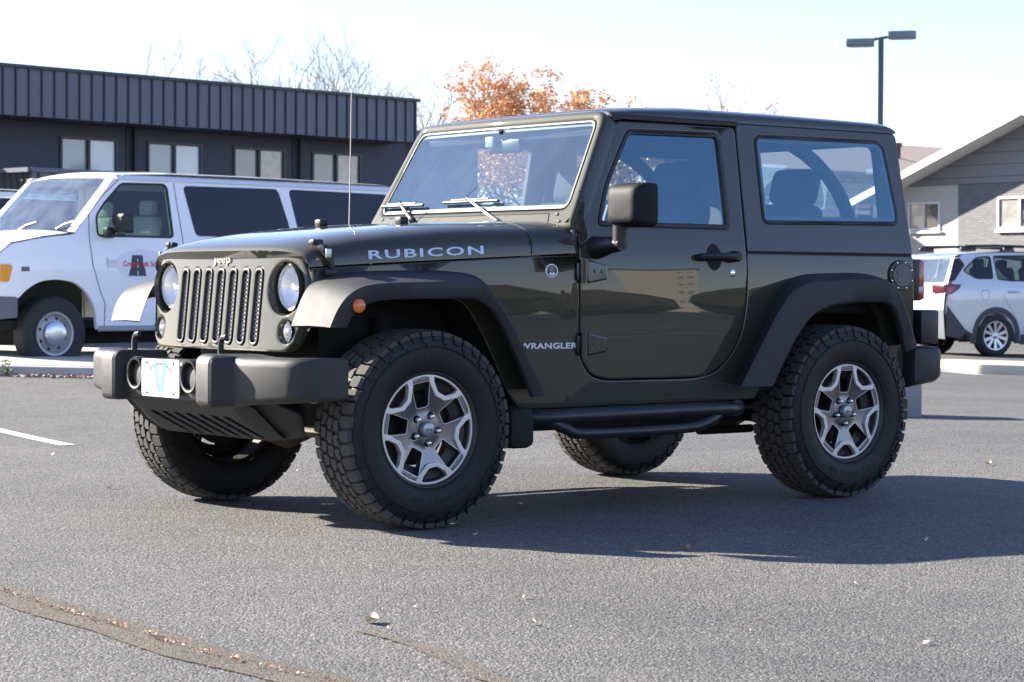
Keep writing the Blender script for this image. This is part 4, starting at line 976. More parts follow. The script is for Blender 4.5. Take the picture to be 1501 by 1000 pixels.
# in this frame: local +x = image right, wall face at y=0, interior at +y
def hbox(b, x0, x1, y0, y1, z0, z1_, mi=0): fbox(b, ident, x0, x1, y0, y1, z0, z1_, mi)
b = M(); b.panel([(-3.2,-.6),(0,-.6),(0,4.12),(-3.2,4.12)], [[(-2.0,2.76),(-.71,2.76),(-.71,3.62),(-2.0,3.62)]], lambda x, z, d: (x, d, z), .3, 0); hbox(b, -3.2, 0, .31, 12, -.6, 4.12)
b.obj('cream_wall', brick('cream_brick', (.62,.60,.54), (.56,.54,.48), (.50,.48,.43)), hs_, smooth=False)
b = M(); b.panel([(0,-.6),(9,-.6),(9,4.12),(0,4.12)], [[(1.56,2.74),(3.9,2.74),(3.9,3.70),(1.56,3.70)]], lambda x, z, d: (x, d-.02, z), .3, 0); hbox(b, 0, 9, .31, 12, -.6, 4.12)
b.obj('grey_wall', brick('grey_brick', (.22,.22,.225), (.17,.17,.175), (.13,.13,.135)), hs_, smooth=False)
RIDGE = (3.25, 6.20); SL = .372
ev = lambda x: RIDGE[1]-abs(x-RIDGE[0])*SL
b = M(); b.panel([(-3.25,4.13),(9.05,4.13),(RIDGE[0],ev(RIDGE[0])-.2)], [], lambda x, z, d: (x, d-.03, z), 11, 0); b.obj('gable_siding', clap('grey_clapboard', (.235,.235,.24)), hs_, smooth=False)
b = M()
for sg in (-1, 1):
    xe = RIDGE[0]+sg*6.75
    V = [(RIDGE[0],-1.0,ev(RIDGE[0])+.03),(xe,-1.0,ev(xe)+.03),(xe,12.5,ev(xe)+.03),(RIDGE[0],12.5,ev(RIDGE[0])+.03)]; V += [(x, y, z-.13) for x, y, z in V]
    b.add(V, [(0,1,2,3),(0,4,5,1),(2,6,7,3)]); b.add(V, [(7,6,5,4),(1,5,6,2),(3,7,4,0)], 1)
b.obj('roof', [mat('brown_shingle', (.20,.12,.09), .9, bump=1, bscale=20, var=.2, vscale=4), mat('white_trim', (.82,.81,.78), .6)], hs_, smooth=False)
b = M()
for sg in (-1, 1):
    xe = RIDGE[0]+sg*6.8
    V = [(RIDGE[0],-1.04,ev(RIDGE[0])+.06),(xe,-1.04,ev(xe)+.06),(xe,-1.04,ev(xe)-.17),(RIDGE[0],-1.04,ev(RIDGE[0])-.17)]; V += [(x, y+.035, z) for x, y, z in V]
    b.add(V, [(0,1,2,3),(7,6,5,4),(0,4,5,1),(1,5,6,2),(2,6,7,3),(3,7,4,0)])
b.obj('rake_board', mat('white_trim', (.80,.79,.76), .6), hs_, smooth=False)
def hwin(x0, x1, z0, z1_, parent, ym=-.02, split=.5, lefty='pale'):
    b = M(); t = .06; m_ = x0+(x1-x0)*split
    for a, c, e, g_ in ((x0,x0+t,z0,z1_),(x1-t,x1,z0,z1_),(x0+t,x1-t,z1_-t,z1_),(x0+t,x1-t,z0,z0+t),(m_-.03,m_+.03,z0+t,z1_-t)): hbox(b, a, c, ym-.03, ym+.06, e, g_)
    hbox(b, x0-.05, x1+.05, ym-.08, ym-.031, z0-.10, z0-.02)
    wo = b.obj('window', MATS['white_trim'], parent, smooth=False)
    b = M(); hbox(b, x0+t, m_-.03, ym+.02, ym+.03, z0+t, z1_-t, 0); hbox(b, m_+.03, x1-t, ym+.03, ym+.04, z0+t, z1_-t, 1)
    b.obj('pane', [mat('pane_greyish', (.26,.27,.26), .1, coat=1) if lefty == 'pale' else mat('curtained', (.20,.20,.19), .5, coat=1, var=.4, vscale=3), mat('pane_dark', (.08,.10,.11), .06, coat=1), mat('curtain', (.45,.44,.42), .9)], wo, smooth=False)
hwin(-2.0,-.71,2.76,3.62,hs_); hwin(1.56,3.9,2.74,3.70,hs_, -.04, .36, 'curtain')
# second house behind it with a brown roof
h2 = empty('pale_house', (55.28,45.69,0), R(0), label='pale house with low brown shingle roof and vent pipe beside the gabled house', category='house')
b = M(); hbox(b, -10.5, 6, -.5, 8, -.6, 4.9); b.obj('wall', clap('white_clapboard', (.62,.62,.58), .25), h2, smooth=False)
b = M(); V = [(-11.4,-1.4,4.80),(7,-1.4,4.80),(7,3.6,6.22),(-11.4,3.6,6.22),(-11.4,8.8,4.8),(7,8.8,4.8)]; V += [(x,y,z-.15) for x,y,z in V]
b.add(V, [(0,1,2,3),(3,2,5,4),(6,9,8,7),(9,10,11,8),(0,6,7,1),(4,5,11,10),(0,3,9,6),(3,4,10,9),(1,7,8,2),(2,8,11,5)]); b.obj('roof', mat('tan_shingle', (.38,.30,.25), .9, bump=1, bscale=20, var=.15, vscale=4), h2, smooth=False)
b = M(); b.tube([(0,1.2,5.2),(0,1.2,5.98)], .10, 10); b.tube([(0,1.2,5.93),(0,1.2,6.07)], .15, 10); b.obj('vent_pipe', mat('brown_pipe', (.08,.05,.045), .6), h2)
for x in (-8,-4,2): hwin(x-.9,x+.9,2.6,3.9,h2,-.56)

# ---- lamp post
lp = empty('lamp_post', (31.77,26.03,0), R(-50), label='tall grey twin-head lamp post rising behind the olive car', category='lamp post')
gzl = -.25
b = M(); b.box((0,0,3.1),(.115,.115,6.6),.01); b.obj('pole', mat('post_grey', (.10,.12,.13), .45, .3), lp)
b = M(); b.box((0,0,6.40),(.50,.06,.06),.01, rot=Matrix.Rotation(-.15,3,'Y')); b.obj('arm', MATS['post_grey'], lp)
for s in (-1,1):
    b = M(); b.box((s*.45,0,6.385+s*.075),(.60,.34,.16),.02); h_ = b.obj('lamp_head', mat('head_grey', (.20,.23,.25), .45, .2), lp)
    b = M(); b.box((s*.45,0,6.298+s*.075),(.48,.26,.012),.003); b.obj('diffuser', mat('lamp_diffuser', (.5,.52,.52), .3), h_)
# ================================================================ TREES
def tree(name, loc, h, spread, seed, leaf=None, nleaf=0, depth=6, trunk_r=.16, bark=(.20,.16,.13), lsize=.09, **tags):
    rnd = random.Random(seed); root = empty(name, loc, 0, **tags); tb = M(); cb = M(); tips = []
    def grow(p, d, L, r, k):
        q = p; pts = [p]; n_ = 3
        for i in range(n_):
            d = (d+Vector((rnd.gauss(0,.12), rnd.gauss(0,.12), rnd.gauss(0,.06)+.04))).normalized(); q = q+d*L/n_; pts.append(q)
        (tb if k < 2 else cb).tube(pts, [r, r*.88, r*.76, r*.62], 5 if k < 3 else 3)
        if k >= depth-2: tips.append((q, d))
        if k >= depth: return
        for c in range(rnd.choice((2,3,3) if k < 3 else (2,2,3))):
            a = rnd.random()*6.283; sp = rnd.uniform(.35,.75)*spread; x = d.orthogonal().normalized(); y = d.cross(x)
            nd = (d*math.cos(sp)+(x*math.cos(a)+y*math.sin(a))*math.sin(sp)); nd.z += .12; nd.normalize()
            grow(pts[-1] if c < 2 else pts[-2], nd, L*rnd.uniform(.68,.88), r*.64, k+1)
    grow(Vector((0,0,-.2)), Vector((0,0,1)), h*.30, trunk_r, 0)
    tb.obj('trunk', mat('bark_%d' % int(bark[0]*100), bark, .9), root)
    mats_ = [MATS['bark_%d' % int(bark[0]*100)]]
    if leaf:
        for i, c in enumerate(leaf):
            mn = 'foliage_%s_%d' % (name, i); m = mat(mn, c, .6, spec=.2); mats_.append(m)
        for k in range(nleaf):
            q, d = rnd.choice(tips); c = q+Vector((rnd.gauss(0,.35), rnd.gauss(0,.35), rnd.gauss(0,.28)))*h*.045
            s_ = lsize*rnd.uniform(.6,1.5); ax = Matrix.Rotation(rnd.random()*6.3, 3, 'Z') @ Matrix.Rotation(rnd.uniform(-1.3,1.3), 3, 'X')
            V = [ax @ Vector(v)*s_+c for v in ((-.5,0,0),(0,-.35,.05),(.5,0,0),(0,.35,.05))]; cb.add(V, [(0,1,2,3)], 1+int(rnd.random()*len(leaf)))
    cb.obj('crown', mats_, root, weld=False, smooth=False); return root
tree('bare_tree', (35.1,55.0,0), 8.2, 1.0, 3, depth=8, trunk_r=.17, label='tall bare winter tree above the dark roof, the taller of the two', category='tree')
tree('bare_tree', (33.2,56.4,0), 7.6, 1.1, 12, depth=8, trunk_r=.15, label='lower bare winter tree left of the tall one above the dark roof', category='tree')
tree('bare_tree', (39.2,52.8,0), 7.4, 1.1, 8, depth=6, trunk_r=.12, label='short bare tree showing just above the right end of the dark roof', category='tree')
tree('bare_tree', (36.7,48.9,0), 7.7, 1.1, 21, depth=7, trunk_r=.14, label='bare tree between the dark building and the orange trees', category='tree')
OR = [(.82,.50,.25),(.74,.42,.20),(.84,.60,.38),(.66,.37,.17)]  # leaf tones lightened, haze and backlight put into the colour
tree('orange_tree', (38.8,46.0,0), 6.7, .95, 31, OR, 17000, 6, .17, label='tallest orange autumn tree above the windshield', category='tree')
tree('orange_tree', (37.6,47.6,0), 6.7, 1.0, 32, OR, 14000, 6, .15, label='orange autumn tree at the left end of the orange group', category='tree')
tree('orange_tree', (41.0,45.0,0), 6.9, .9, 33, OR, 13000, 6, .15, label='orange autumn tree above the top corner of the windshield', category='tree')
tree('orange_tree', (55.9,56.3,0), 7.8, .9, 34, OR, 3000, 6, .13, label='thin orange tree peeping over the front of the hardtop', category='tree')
# ================================================================ PARKED VEHICLES
VW = mat('white_van_paint', (.90,.90,.91), .35, 0, .8, .05, var=.02, vscale=1)
VGREY = mat('grey_bumper', (.12,.13,.14), .5); CTYRE = mat('car_tyre', (.025,.025,.027), .75)
def car_wheel(parent, x, y, r, rw, wd, style, s, matr):
    b = M(); h = wd/2
    b.lathe([(rw,-h*.8),(rw+.02,-h*.95),((r+rw)/2,-h*1.02),(r-.03,-h*.95),(r-.006,-h*.72),(r,-h*.4),(r,0),(r,h*.4),(r-.006,h*.72),(r-.03,h*.95),((r+rw)/2,h*1.02),(rw+.02,h*.95),(rw,h*.8)], 56)
    for dy in (-h*.35,0,h*.35): b.lathe([(r+.0005,dy-.004),(r-.004,dy),(r+.0005,dy+.004)], 48)
    w_ = M()
    if style == 'steel':
        w_.lathe([(rw,-h*.82),(rw+.012,-h*.90),(rw-.010,-h*.86),(rw-.03,-h*.55),(rw*.80,-h*.45),(rw*.66,-h*.58),(rw*.60,-h*.60),(rw*.58,-h*.9),(.02,-h*.98),(0,-h*.98)], 44)
        for k in range(8): a = k*math.pi/4; w_.box((rw*.74*math.cos(a), -h*.505, rw*.74*math.sin(a)), (.03,.01,.03), .004, mi=1)
        w_.lathe([(rw*.605,-h*.60),(rw*.60,-h*1.0),(rw*.48,-h*1.12),(rw*.30,-h*1.18),(0,-h*1.20)], 40, mi=2)
    else:
        w_.lathe([(rw,-h*.80),(rw+.010,-h*.86),(rw-.012,-h*.84),(rw-.02,-h*.3),(rw-.02,h*.6)], 44)
        w_.lathe([(0,0),(rw-.02,.02)], 30, mi=1)
        for k in range(5):
            for da in (-.19,.19):
                a = math.pi/2+k*2*math.pi/5+da; a2 = math.pi/2+k*2*math.pi/5+da*1.55; n0 = Vector((.045*math.cos(a),-h*.66,.045*math.sin(a))); n1 = Vector(((rw-.006)*math.cos(a2),-h*.80,(rw-.006)*math.sin(a2)))
                t = Vector((-math.sin(a),0,math.cos(a))); V = []
                for q, ww in ((n0,.020),(n1,.030)):
                    for sx in (-1,1):
                        for dy in (0,.03): V.append(q+t*sx*ww+Vector((0,dy,0)))
                w_.add(V, [(0,2,6,4),(1,5,7,3),(0,4,5,1),(2,3,7,6),(0,1,3,2),(4,6,7,5)])
        w_.lathe([(0,-h*.78),(.028,-h*.78),(.06,-h*.66),(.06,-h*.5)], 24)
    wo = w_.obj('wheel', matr, parent, sharp=35); b.obj('tyre', CTYRE, wo)
    wo.location = (x, y, r); wo.rotation_euler = (0, .3, 0 if s < 0 else math.pi); return wo
def vehicle(root, prof, sideo, holes, wfun, paint, W0_, arches, gl, seams=(), crown=.03, top_from=None):
    """prof: top silhouette [(x,z,kind)] front bumper -> tail; side panel outline + window holes; wfun(z) half width"""
    b = M()
    for s in (-1, 1):
        b.panel(sideo, holes, (lambda s: lambda x, z, d: (x, s*(wfun(z)-d), z))(s), .05, .008, grid=(.3,.12))
    b.obj('side_panel', paint, root)
    kinds = {}; pil = []
    for i in range(len(prof)-1): kinds.setdefault(prof[i][2], []).append((prof[i], prof[i+1]))
    for kd, segs in sorted(kinds.items(), key=lambda q: q[0] == 'p'):
        b = M()
        if kd == 'p':
            for rg, n_ in pil: b.add(rg[0]+rg[1], [(k, k+1, n_+k+1, n_+k) for k in (0, n_-2)])
        for p0, p1 in segs:
            rings = []
            for (x, z) in ((p0[0],p0[1]),(p1[0],p1[1])):
                w_ = wfun(z)-.004; dx, dz = norm2(p1[0]-p0[0], p1[1]-p0[1]); nx, nz = -dz, dx
                ring = []
                for k in range(15):
                    u = -1+2*k/14; yy = w_*u; drop = crown*(1-abs(u)**2.2); ring.append((x+nx*drop*1.0, yy, z+nz*drop))
                rings.append(ring)
            n_ = 15; b.add(rings[0]+rings[1], [(k, k+1, n_+k+1, n_+k) for k in range(n_-1)] if kd not in 'gr' else [(k, k+1, n_+k+1, n_+k) for k in range(1, n_-2)])
            if kd in 'gr': pil.append((rings, n_))
        nm, mt = {'p': ('shell', paint), 'g': ('windshield', gl), 'r': ('rear_window', gl), 'b': ('bumper', VGREY), 'k': ('cowl_panel', BLACK)}[kd]
        b.obj(nm, mt, root, sharp=25)
def _unused(): pass
def van_w(z): return .985-max(0, z-1.15)*.145-max(0, .62-z)*.12
def make_van(tags, logo=True):
    v = empty('passenger_van', (0,0,0), 0, **tags)
    so_ = [(-.80,.80,.05),(-.80,1.10,.05),(-.76,1.21,.05),(-.56,1.36,.06),(-.14,1.435,.1),(.25,1.475,.04),(.82,2.085,.10),(1.0,2.10,.02),(5.15,2.10,.08),(5.22,1.2,.05),(5.22,.50,.05),(4.30,.44,.03),(4.22,.75,.08),(4.02,.90,.1),(3.68,.90,.1),(3.48,.75,.08),(3.42,.44,.02),
           (.53,.44,.03),(.49,.68,.05),(.40,.84,.08),(.24,.955,.08),(0,.99,.1),(-.22,.965,.08),(-.38,.88,.08),(-.49,.78,.02)]
    dw = rp([(.555,1.465),(.555,1.68),(.68,1.83),(.925,2.045),(1.50,2.055),(1.545,2.02),(1.575,1.465)], .05, 4)
    w2 = rp([(1.775,2.045),(3.15,2.055),(3.28,1.62),(3.285,1.49),(1.90,1.49)], .06, 4); w3 = rp([(3.325,2.055),(4.90,2.045),(4.98,1.50),(3.44,1.49)], .06, 4)
    prof = [(-.92,.62,'b'),(-.90,.83,'p'),(-.83,1.12,'p'),(-.78,1.22,'p'),(-.56,1.375,'p'),(-.14,1.45,'p'),(.18,1.49,'k'),(.26,1.50,'g'),(.82,2.09,'p'),(.98,2.15,'p'),(1.6,2.175,'p'),(3.0,2.18,'p'),(4.9,2.16,'p'),(5.12,2.09,'p'),(5.20,1.9,'r'),(5.25,1.4,'p'),(5.26,.5,'p')]
    vehicle(v, prof, rp(so_, .03, 5, sub=.12), [dw, w2, w3], van_w, VW, .98, None, VG, crown=.045)
    b = M()
    for s in (-1,1): b.loft([[(x, s*(van_w(2.09)+.004), 2.085),(x, s*(van_w(2.09)+.018), 2.10),(x, s*(van_w(2.09)-.01), 2.135),(x, s*(van_w(2.09)-.05), 2.15)] for x in (.86,1.0,3.0,5.1)], closed=True)
    b.obj('roof_gutter', VW, v)
    for s in (-1, 1):
        mp = (lambda s: lambda off: (lambda x, z, d: (x, s*(van_w(z)+off-d), z)))(s)
        b = M(); b.panel(ins(dw,-.012), [ins(dw,.012)], mp(.005), .02, .003); ws_ = b.obj('door_window', RUBBER, v)
        b = M(); b.panel(ins(dw,.008), (), mp(-.012), .004, 0); b.obj('glass', glass('van_side_glass', (.42,.55,.55), 1.5) if 'van_side_glass' not in MATS else MATS['van_side_glass'], ws_)
        for wn in (w2, w3):
            b = M(); b.panel(ins(wn,-.004), (), mp(.006), .012, .003); b.obj('side_window', mat('tinted_van_glass', (.008,.010,.022), .06, spec=.35), v)
        b = M()
        for P_ in ([(.89,2.083),(.63,1.88),(.46,1.70),(.44,1.454),(.46,1.153),(.55,.877),(.62,.725),(.62,.46)], [(1.645,2.08),(1.66,1.9),(1.70,1.5),(1.72,1.2),(1.72,.46)], [(.60,2.082),(1.645,2.082)][:0]):
            if P_: b.tube([(x, s*(van_w(z)+.0005), z) for x, z in P_], .005, 4)
        b.obj('door_seam', DEEP, v)
        b = M(); b.loft([[(x, s*(van_w(.47)+.0), .425),(x, s*(van_w(.47)+.012), .44),(x, s*(van_w(.47)+.010), .475),(x, s*(van_w(.5)), .485)] for x in (.54,3.40)]); b.obj('rocker_trim', mat('rocker_grey', (.30,.31,.33), .5), v)
        b = M(); b.box((.66, s*1.0, 1.50),(.09,.12,.12),.02); b.tube([(.70,s*1.0,1.52),(.74,s*1.12,1.56)], .03, 8)
        rr = [[(x, s*(1.14+a), 1.60+c) for a, c in rp([(-.12*k,-.11*k),(.12*k,-.11*k),(.12*k,.11*k),(-.12*k,.11*k)], .03, 4)] for x, k in ((.66,.7),(.68,.92),(.74,1),(.80,.97))]
        b.loft(rr); b.obj('side_mirror', BLACK, v)
        b = M(); b.panel(rp([(-.86,.945),(-.605,.95),(-.555,1.12),(-.575,1.15),(-.82,1.155)], .02, 3), (), mp(.010), .03, .006); hl = b.obj('headlight', mat('lamp_clear', (.8,.8,.8), .1, coat=1), v)
        b = M(); b.panel(rp([(-.72,.955),(-.61,.96),(-.565,1.11),(-.585,1.14),(-.72,1.14)], .02, 3), (), mp(.014), .01, .004); b.obj('amber_lens', mat('van_amber', (.85,.33,.02), .25, coat=1), hl)
        b = M(); b.box((-.40, s*(van_w(1.05)+.003), 1.095),(.10,.006,.05),.002); b.obj('fender_badge', mat('badge_black', (.12,.12,.13), .4), v)
        b = M(); b.tube([(1.42,s*(van_w(1.25)+.01),1.27),(1.45,s*(van_w(1.25)+.035),1.275),(1.56,s*(van_w(1.25)+.035),1.275),(1.59,s*(van_w(1.25)+.01),1.27)], .014, 6); b.obj('door_handle', BLACK, v)
    for x in (0, 3.85):
        for s in (-1, 1): car_wheel(v, x, s*.84, .405, .225, .24, 'steel', s, [mat('van_rim', (.42,.42,.42), .45, .5), DEEP, mat('van_hubcap', (.65,.65,.66), .22, .85)])
    # bumper end, inner structure, seats
    b = M(); b.loft([[(a, y, c) for a, c in rp([(-.93+k,.56),(-.50,.58),(-.50,.80),(-.93+k,.81)], .03, 3)] for y, k in ((-.99,.10),(-.95,.03),(-.6,0),(.6,0),(.95,.03),(.99,.10))]); b.obj('front_bumper', VGREY, v)
    b = M(); b.box((2.2,0,.50),(5.9,1.6,.10),.01); b.box((-.02,0,.85),(1.3,1.15,.75),.05); b.box((2.3,0,.36),(4.6,.9,.16),.02); b.box((.33,0,1.30),(.3,1.7,.25),.05)
    for s in (-1,1): b.box((0,s*.62,.80),(1.0,.12,.5),.02); b.box((3.85,s*.62,.80),(.9,.12,.5),.02)
    b.obj('underbody', DEEP, v)
    b = M()
    for s in (-1,1): b.box((1.30,s*.42,1.02),(.50,.52,.16),.05); b.box((1.52,s*.42,1.38),(.16,.50,.66),.06, rot=Matrix.Rotation(R(12),3,'Y')); b.box((1.62,s*.42,1.80),(.10,.26,.18),.04)
    b.obj('seat', mat('van_seat', (.42,.44,.40), .9), v)
    b = M(); ring = [Vector((.0,.2*math.cos(a),.2*math.sin(a))) for a in [2*math.pi*k/24 for k in range(25)]]; Mr = Matrix.Rotation(R(-35),3,'Y'); b.tube([Mr @ q+Vector((.80,-.42,1.42)) for q in ring], .014, 6); b.obj('steering_wheel', DASH, v)
    b = M()
    for y in (-.62,.10):
        p0 = Vector((.24, y, 1.535)); p1 = Vector((.05, y-.34 if y < 0 else y+.4, 1.52)); q1 = Vector((.42, y-.20, 1.74)); q1 = Vector((.31,y-.34,1.60))
        b.tube([p0, p0+Vector((.03,-.10,.05)), q1+Vector((0,.1,.02))], .012, 6)
    b.obj('wiper', mat('wiper_metal', (.45,.44,.42), .4), v)
    if logo:
        lg = M(); lg.panel(circ(1.12,1.155,.36,40,.17), (), lambda x, z, d: (x, -(van_w(z)+.0015-d), z), .001, 0, grid=.045); lo = lg.obj('door_logo', mat('logo_white', (.80,.80,.84), .4), v, smooth=False)
        b = M(); b.panel([(.93,1.03),(1.17,1.03),(1.13,1.26),(.99,1.26)], (), lambda x, z, d: (x, -(van_w(z)+.003-d), z), .001, 0, grid=.03); b.obj('road_mark', mat('logo_dark', (.05,.055,.07), .5), lo, smooth=False)
        b = M(); 
        for z0, z1_ in ((1.04,1.09),(1.12,1.16),(1.19,1.22)): b.panel([(1.05,z0),(1.062,z0),(1.06,z1_),(1.052,z1_)], (), lambda x, z, d: (x, -(van_w(z)+.0045-d), z), .001, 0)
        b.obj('road_dash', WHITEP, lo, smooth=False)
        t = text('Crossroads School', .56, .062, .001, off=.01); t.xf(lambda q: (.86+q[0], -(van_w(1.17)+.011+q[2]), 1.135+q[1])); t.obj('logo_lettering', mat('logo_red', (.60,.04,.06), .5), lo, smooth=False)
        b = M()
        for k in range(5): b.box((.71, -(van_w(1.15)+.002), 1.20-.018*k), (.10 if k else .12,.002,.007), 0)
        b.box((.652,-(van_w(1.15)+.002),1.17),(.012,.002,.12),0); b.obj('faint_decal', mat('faint_decal', (.60,.60,.62), .5), v, smooth=False)
    return v
van = make_van(dict(label='white passenger van with a school logo on its door, parked behind the kerb island', category='van'))
van.location = (5.89-.985*math.sin(R(7.5)), 13.94+.985*math.cos(R(7.5)), .04); van.rotation_euler = (0,0,R(7.5))
van2 = make_van(dict(label='second white van at the left edge, half hidden behind the nearer van', category='van'), logo=False)
van2.location = (4.9,21.3,.10); van2.rotation_euler = (0,0,R(7.5))
# ---- silver wagon at the right
SV = mat('silver_wagon_paint', (.60,.62,.63), .32, .25, 1, .05); CLAD = mat('wagon_cladding', (.055,.06,.07), .6)
sw = empty('station_wagon', (0,0,0), 0, label='silver white wagon with black roof rails and cladding, parked at the right edge', category='car')
def sw_w(z): return .905-max(0, z-1.10)*.30-max(0, .45-z)*.10
# x from the rear axle towards the front; tail at x=-1.0; z from the ground
Z_ = .24
side_o = [(-.93,.42,.05),(-1.0,.78,.05),(-.97,1.02,.05),(-.86,1.22,.04),(-.66,1.60,.05),(-.58,1.70,.06),(.2,1.735,.2),(1.2,1.73,.2),(1.9,1.66,.2),(2.95,1.10,.1),(3.65,.98,.15),(3.80,.75,.05),(3.78,.32,.05),(3.14,.26,.02),(3.10,.45,.08),(2.95,.66,.1),(2.745,.73,.1),(2.54,.66,.1),(2.38,.45,.08),(2.34,.26,.02),
          (.40,.24,.02),(.37,.45,.08),(.21,.68,.1),(0,.75,.1),(-.21,.68,.1),(-.38,.45,.08),(-.42,.34,.02)]
qw = rp([(-.60,1.425),(-.30,1.64),(-.02,1.665),(-.03,1.30),(-.36,1.30)], .05, 4); fw = rp([(.05,1.668),(.98,1.685),(.98,1.265),(.30,1.268),(.07,1.29)], .04, 4); ffw = rp([(1.06,1.685),(1.75,1.62),(2.45,1.24),(1.06,1.262)], .04, 4)
prof = [(3.86,.45,'b'),(3.84,.75,'p'),(3.66,.99,'p'),(2.95,1.115,'g'),(1.95,1.665,'p'),(1.2,1.745,'p'),(.2,1.755,'p'),(-.62,1.70,'p'),(-.72,1.66,'r'),(-.93,1.24,'p'),(-1.03,1.02,'p'),(-1.05,.78,'b'),(-1.02,.40,'b'),(-1.0,.3,'b')]
vehicle(sw, prof, rp(side_o, .03, 5, sub=.12), [qw, fw, ffw], sw_w, SV, .9, None, VG, crown=.05)
for s in (-1, 1):
    mp = (lambda s: lambda off: (lambda x, z, d: (x, s*(sw_w(z)+off-d), z)))(s)
    for wn in (qw, fw, ffw):
        b = M(); b.panel(ins(wn,-.014), [ins(wn,.010)], mp(.004), .02, .003); wo = b.obj('side_window', RUBBER, sw); b = M(); b.panel(ins(wn,.006), (), mp(-.012), .004, 0); b.obj('glass', MATS['van_side_glass'], wo)
    for cx in (0, 2.745):   # arch cladding
        b = M(); ou = [(cx+.475*math.cos(a), .36+.47*math.sin(a)) for a in [math.pi*k/16 for k in range(17)]]; inn = [(cx+.385*math.cos(a), .355+.385*math.sin(a)) for a in [math.pi*k/16 for k in range(16,-1,-1)]]
        b.panel([(cx+.49,.22)]+ou+[(cx-.49,.22),(cx-.385,.22)]+inn+[(cx+.385,.22)], (), mp(.012), .03, .006); b.obj('arch_cladding', CLAD, sw)
    b = M(); b.panel(rp([(.50,.20),(2.24,.20),(2.24,.37),(.50,.37)], .02, 3), (), mp(.014), .03, .006); b.obj('rocker_cladding', CLAD, sw)
    b = M(); b.panel(rp([(-1.0,.36),(-.48,.27),(-.46,.38),(-.62,.46),(-.98,.86)], .02, 3, sub=.1), (), mp(.010), .03, .006); b.obj('bumper_cladding', CLAD, sw)
    b = M(); b.panel(rp([(-1.0,1.205),(-.68,1.20),(-.73,1.13),(-.88,1.04),(-1.0,1.03)], .012, 3), (), mp(.008), .03, .005); b.box((-.985, s*.70, 1.12),(.08,.36,.15),.02)
    tl = b.obj('tail_light', mat('dark_tail', (.10,.02,.03), .2, coat=1), sw)
    b = M(); b.panel(rp([(-.98,1.17),(-.82,1.165),(-.90,1.075),(-.98,1.07)], .01, 3), (), mp(.013), .01, .004); b.obj('lens', mat('tail_red', (.62,.02,.04), .2, coat=1), tl)
    b = M(); b.tube([(-.50,s*.60,1.77),(-.40,s*.60,1.825),(.2,s*.61,1.845),(1.2,s*.60,1.83),(1.45,s*.585,1.77)], [.02,.03,.024,.028,.02], 8); b.box((-.36,s*.60,1.785),(.30,.05,.07),.02); b.box((1.3,s*.59,1.78),(.3,.05,.07),.02); b.box((.45,s*.60,1.79),(.2,.05,.06),.02)
    b.obj('roof_rail', BLACK, sw)
    b = M(); b.panel(rp([(-.93,1.25),(-.70,1.63),(-.62,1.62),(-.55,1.52),(-.80,1.26)], .02, 3), (), mp(.006), .03, .005); b.obj('pillar_garnish', BLACK, sw)
    b = M(); b.tube([(.24,s*(sw_w(1.08)+.008),1.075),(.27,s*(sw_w(1.08)+.03),1.08),(.43,s*(sw_w(1.08)+.03),1.08),(.46,s*(sw_w(1.08)+.008),1.075)], .012, 6); b.obj('door_handle', SV, sw)
    b = M(); 
    for P_ in ([(-.05,1.30),(.14,1.02),(.42,.62),(.50,.38)], [(1.02,1.68),(1.02,.9),(.98,.38)]): b.tube([(x, s*(sw_w(z)+.0005), z) for x, z in P_], .004, 4)
    if s < 0: b.tube([(-.22+.085*math.cos(a), s*(sw_w(1.03)+.0005), 1.03+.085*math.sin(a)) for a in [2*math.pi*k/20 for k in range(21)]], .003, 4)
    b.obj('panel_seam', mat('seam_grey', (.25,.26,.28), .5), sw)
    b = M(); b.box((1.55,s*.82,.26+.0),(.01,.01,.01),0)
    for x in (0, 2.745): car_wheel(sw, x, s*.80, .352, .235, .225, 'alloy', s, [mat('wagon_alloy', (.62,.62,.64), .3, .7), DEEP])
b = M(); b.box((1.4,0,.42),(4.6,1.4,.22),.02); b.box((2.9,0,.7),(1.2,1.2,.4),.03); b.obj('underbody', DEEP, sw)
b = M()
for x in (.35,1.35):
    for y in (-.36,.36): b.box((x,y,.95),(.45,.5,.2),.05); b.box((x-.25,y,1.22),(.14,.48,.55),.05, rot=Matrix.Rotation(R(-12),3,'Y')); b.box((x-.33,y,1.55),(.09,.26,.16),.04)
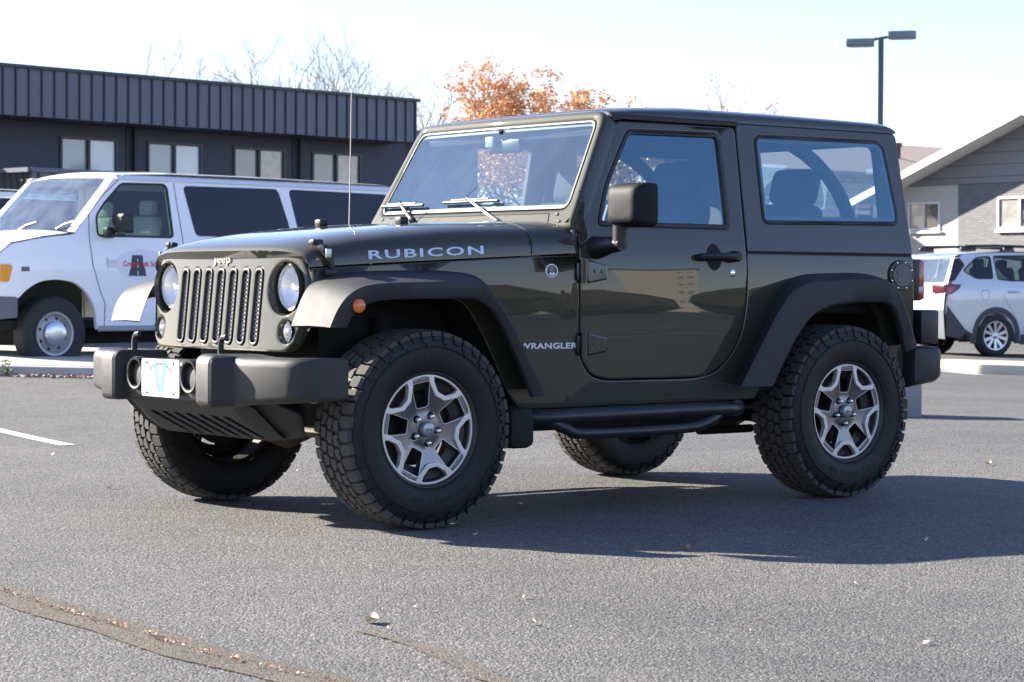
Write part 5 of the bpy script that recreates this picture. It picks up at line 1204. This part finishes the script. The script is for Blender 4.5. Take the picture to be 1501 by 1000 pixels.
b.obj('seat', SEAT, sw)
sw.scale = (1.07,1.07,1.07); sw.location = (26.68+.22-.97*math.sin(R(14)), 18.57-.17+.97*math.cos(R(14))-.10, -.24); sw.rotation_euler = (0,0,R(-14))

# ================================================================ THE FAR SIDE OF THE LOT (behind the camera, seen only in the paint and glass)
ap = empty('apartment_block', (148.9,-163.8,0), R(43), label='pale apartment block across the street, mirrored in the car door', category='building')
b = M(); WN = [(x, z) for x in (1.3,2.6) for z in (4,8,12,16,20)]
b.panel([(-4,-.3),(4,-.3),(4,23.6),(-4,23.6)], [[(x,z),(x+.9,z),(x+.9,z+1.3),(x,z+1.3)] for x, z in WN], lambda x, z, d: (x, -d, z), .3, 0); hbox(b, -4, 4, -9, -.31, -.3, 23.6)
b.obj('wall', mat('cream_render', (.46,.42,.36), .8, var=.05), ap, smooth=False)
b = M()
for x, z in WN: hbox(b, x, x+.9, -.2, -.15, z, z+1.3)
b.obj('window', MATS['dark_pane'], ap, smooth=False)
b = M(); V = [(-4.5,.6,23.5),(4.5,.6,23.5),(4.5,-4.5,25.8),(-4.5,-4.5,25.8),(4.5,-9.6,23.5),(-4.5,-9.6,23.5)]; b.add(V, [(0,1,2,3),(3,2,4,5),(0,3,5),(1,4,2),(0,5,4,1)]); b.obj('roof', MATS['brown_shingle'], ap, smooth=False)
b = M(); rnd = random.Random(4)
for k in range(60):
    x = -70+k*3.4+rnd.uniform(-1,1); y = -62+rnd.uniform(-4,4)-max(0, k-30)*-.2; h = rnd.uniform(2.6,5.2)*(1.9 if 62 < x < 112 else 1); rings = []
    for j in range(6):
        rr = 2.4*math.sin(math.pi*(j+.4)/6.2)*rnd.uniform(.8,1.2); rings.append([(x+rr*math.cos(a)*rnd.uniform(.8,1.2), y+rr*math.sin(a)*rnd.uniform(.8,1.2), h*j/5) for a in [2*math.pi*q/9 for q in range(9)]])
    b.loft(rings)
b.obj('hedge_row', mat('far_foliage', (.060,.050,.028), .9, var=.6, vscale=.8), smooth=False, kind='stuff')
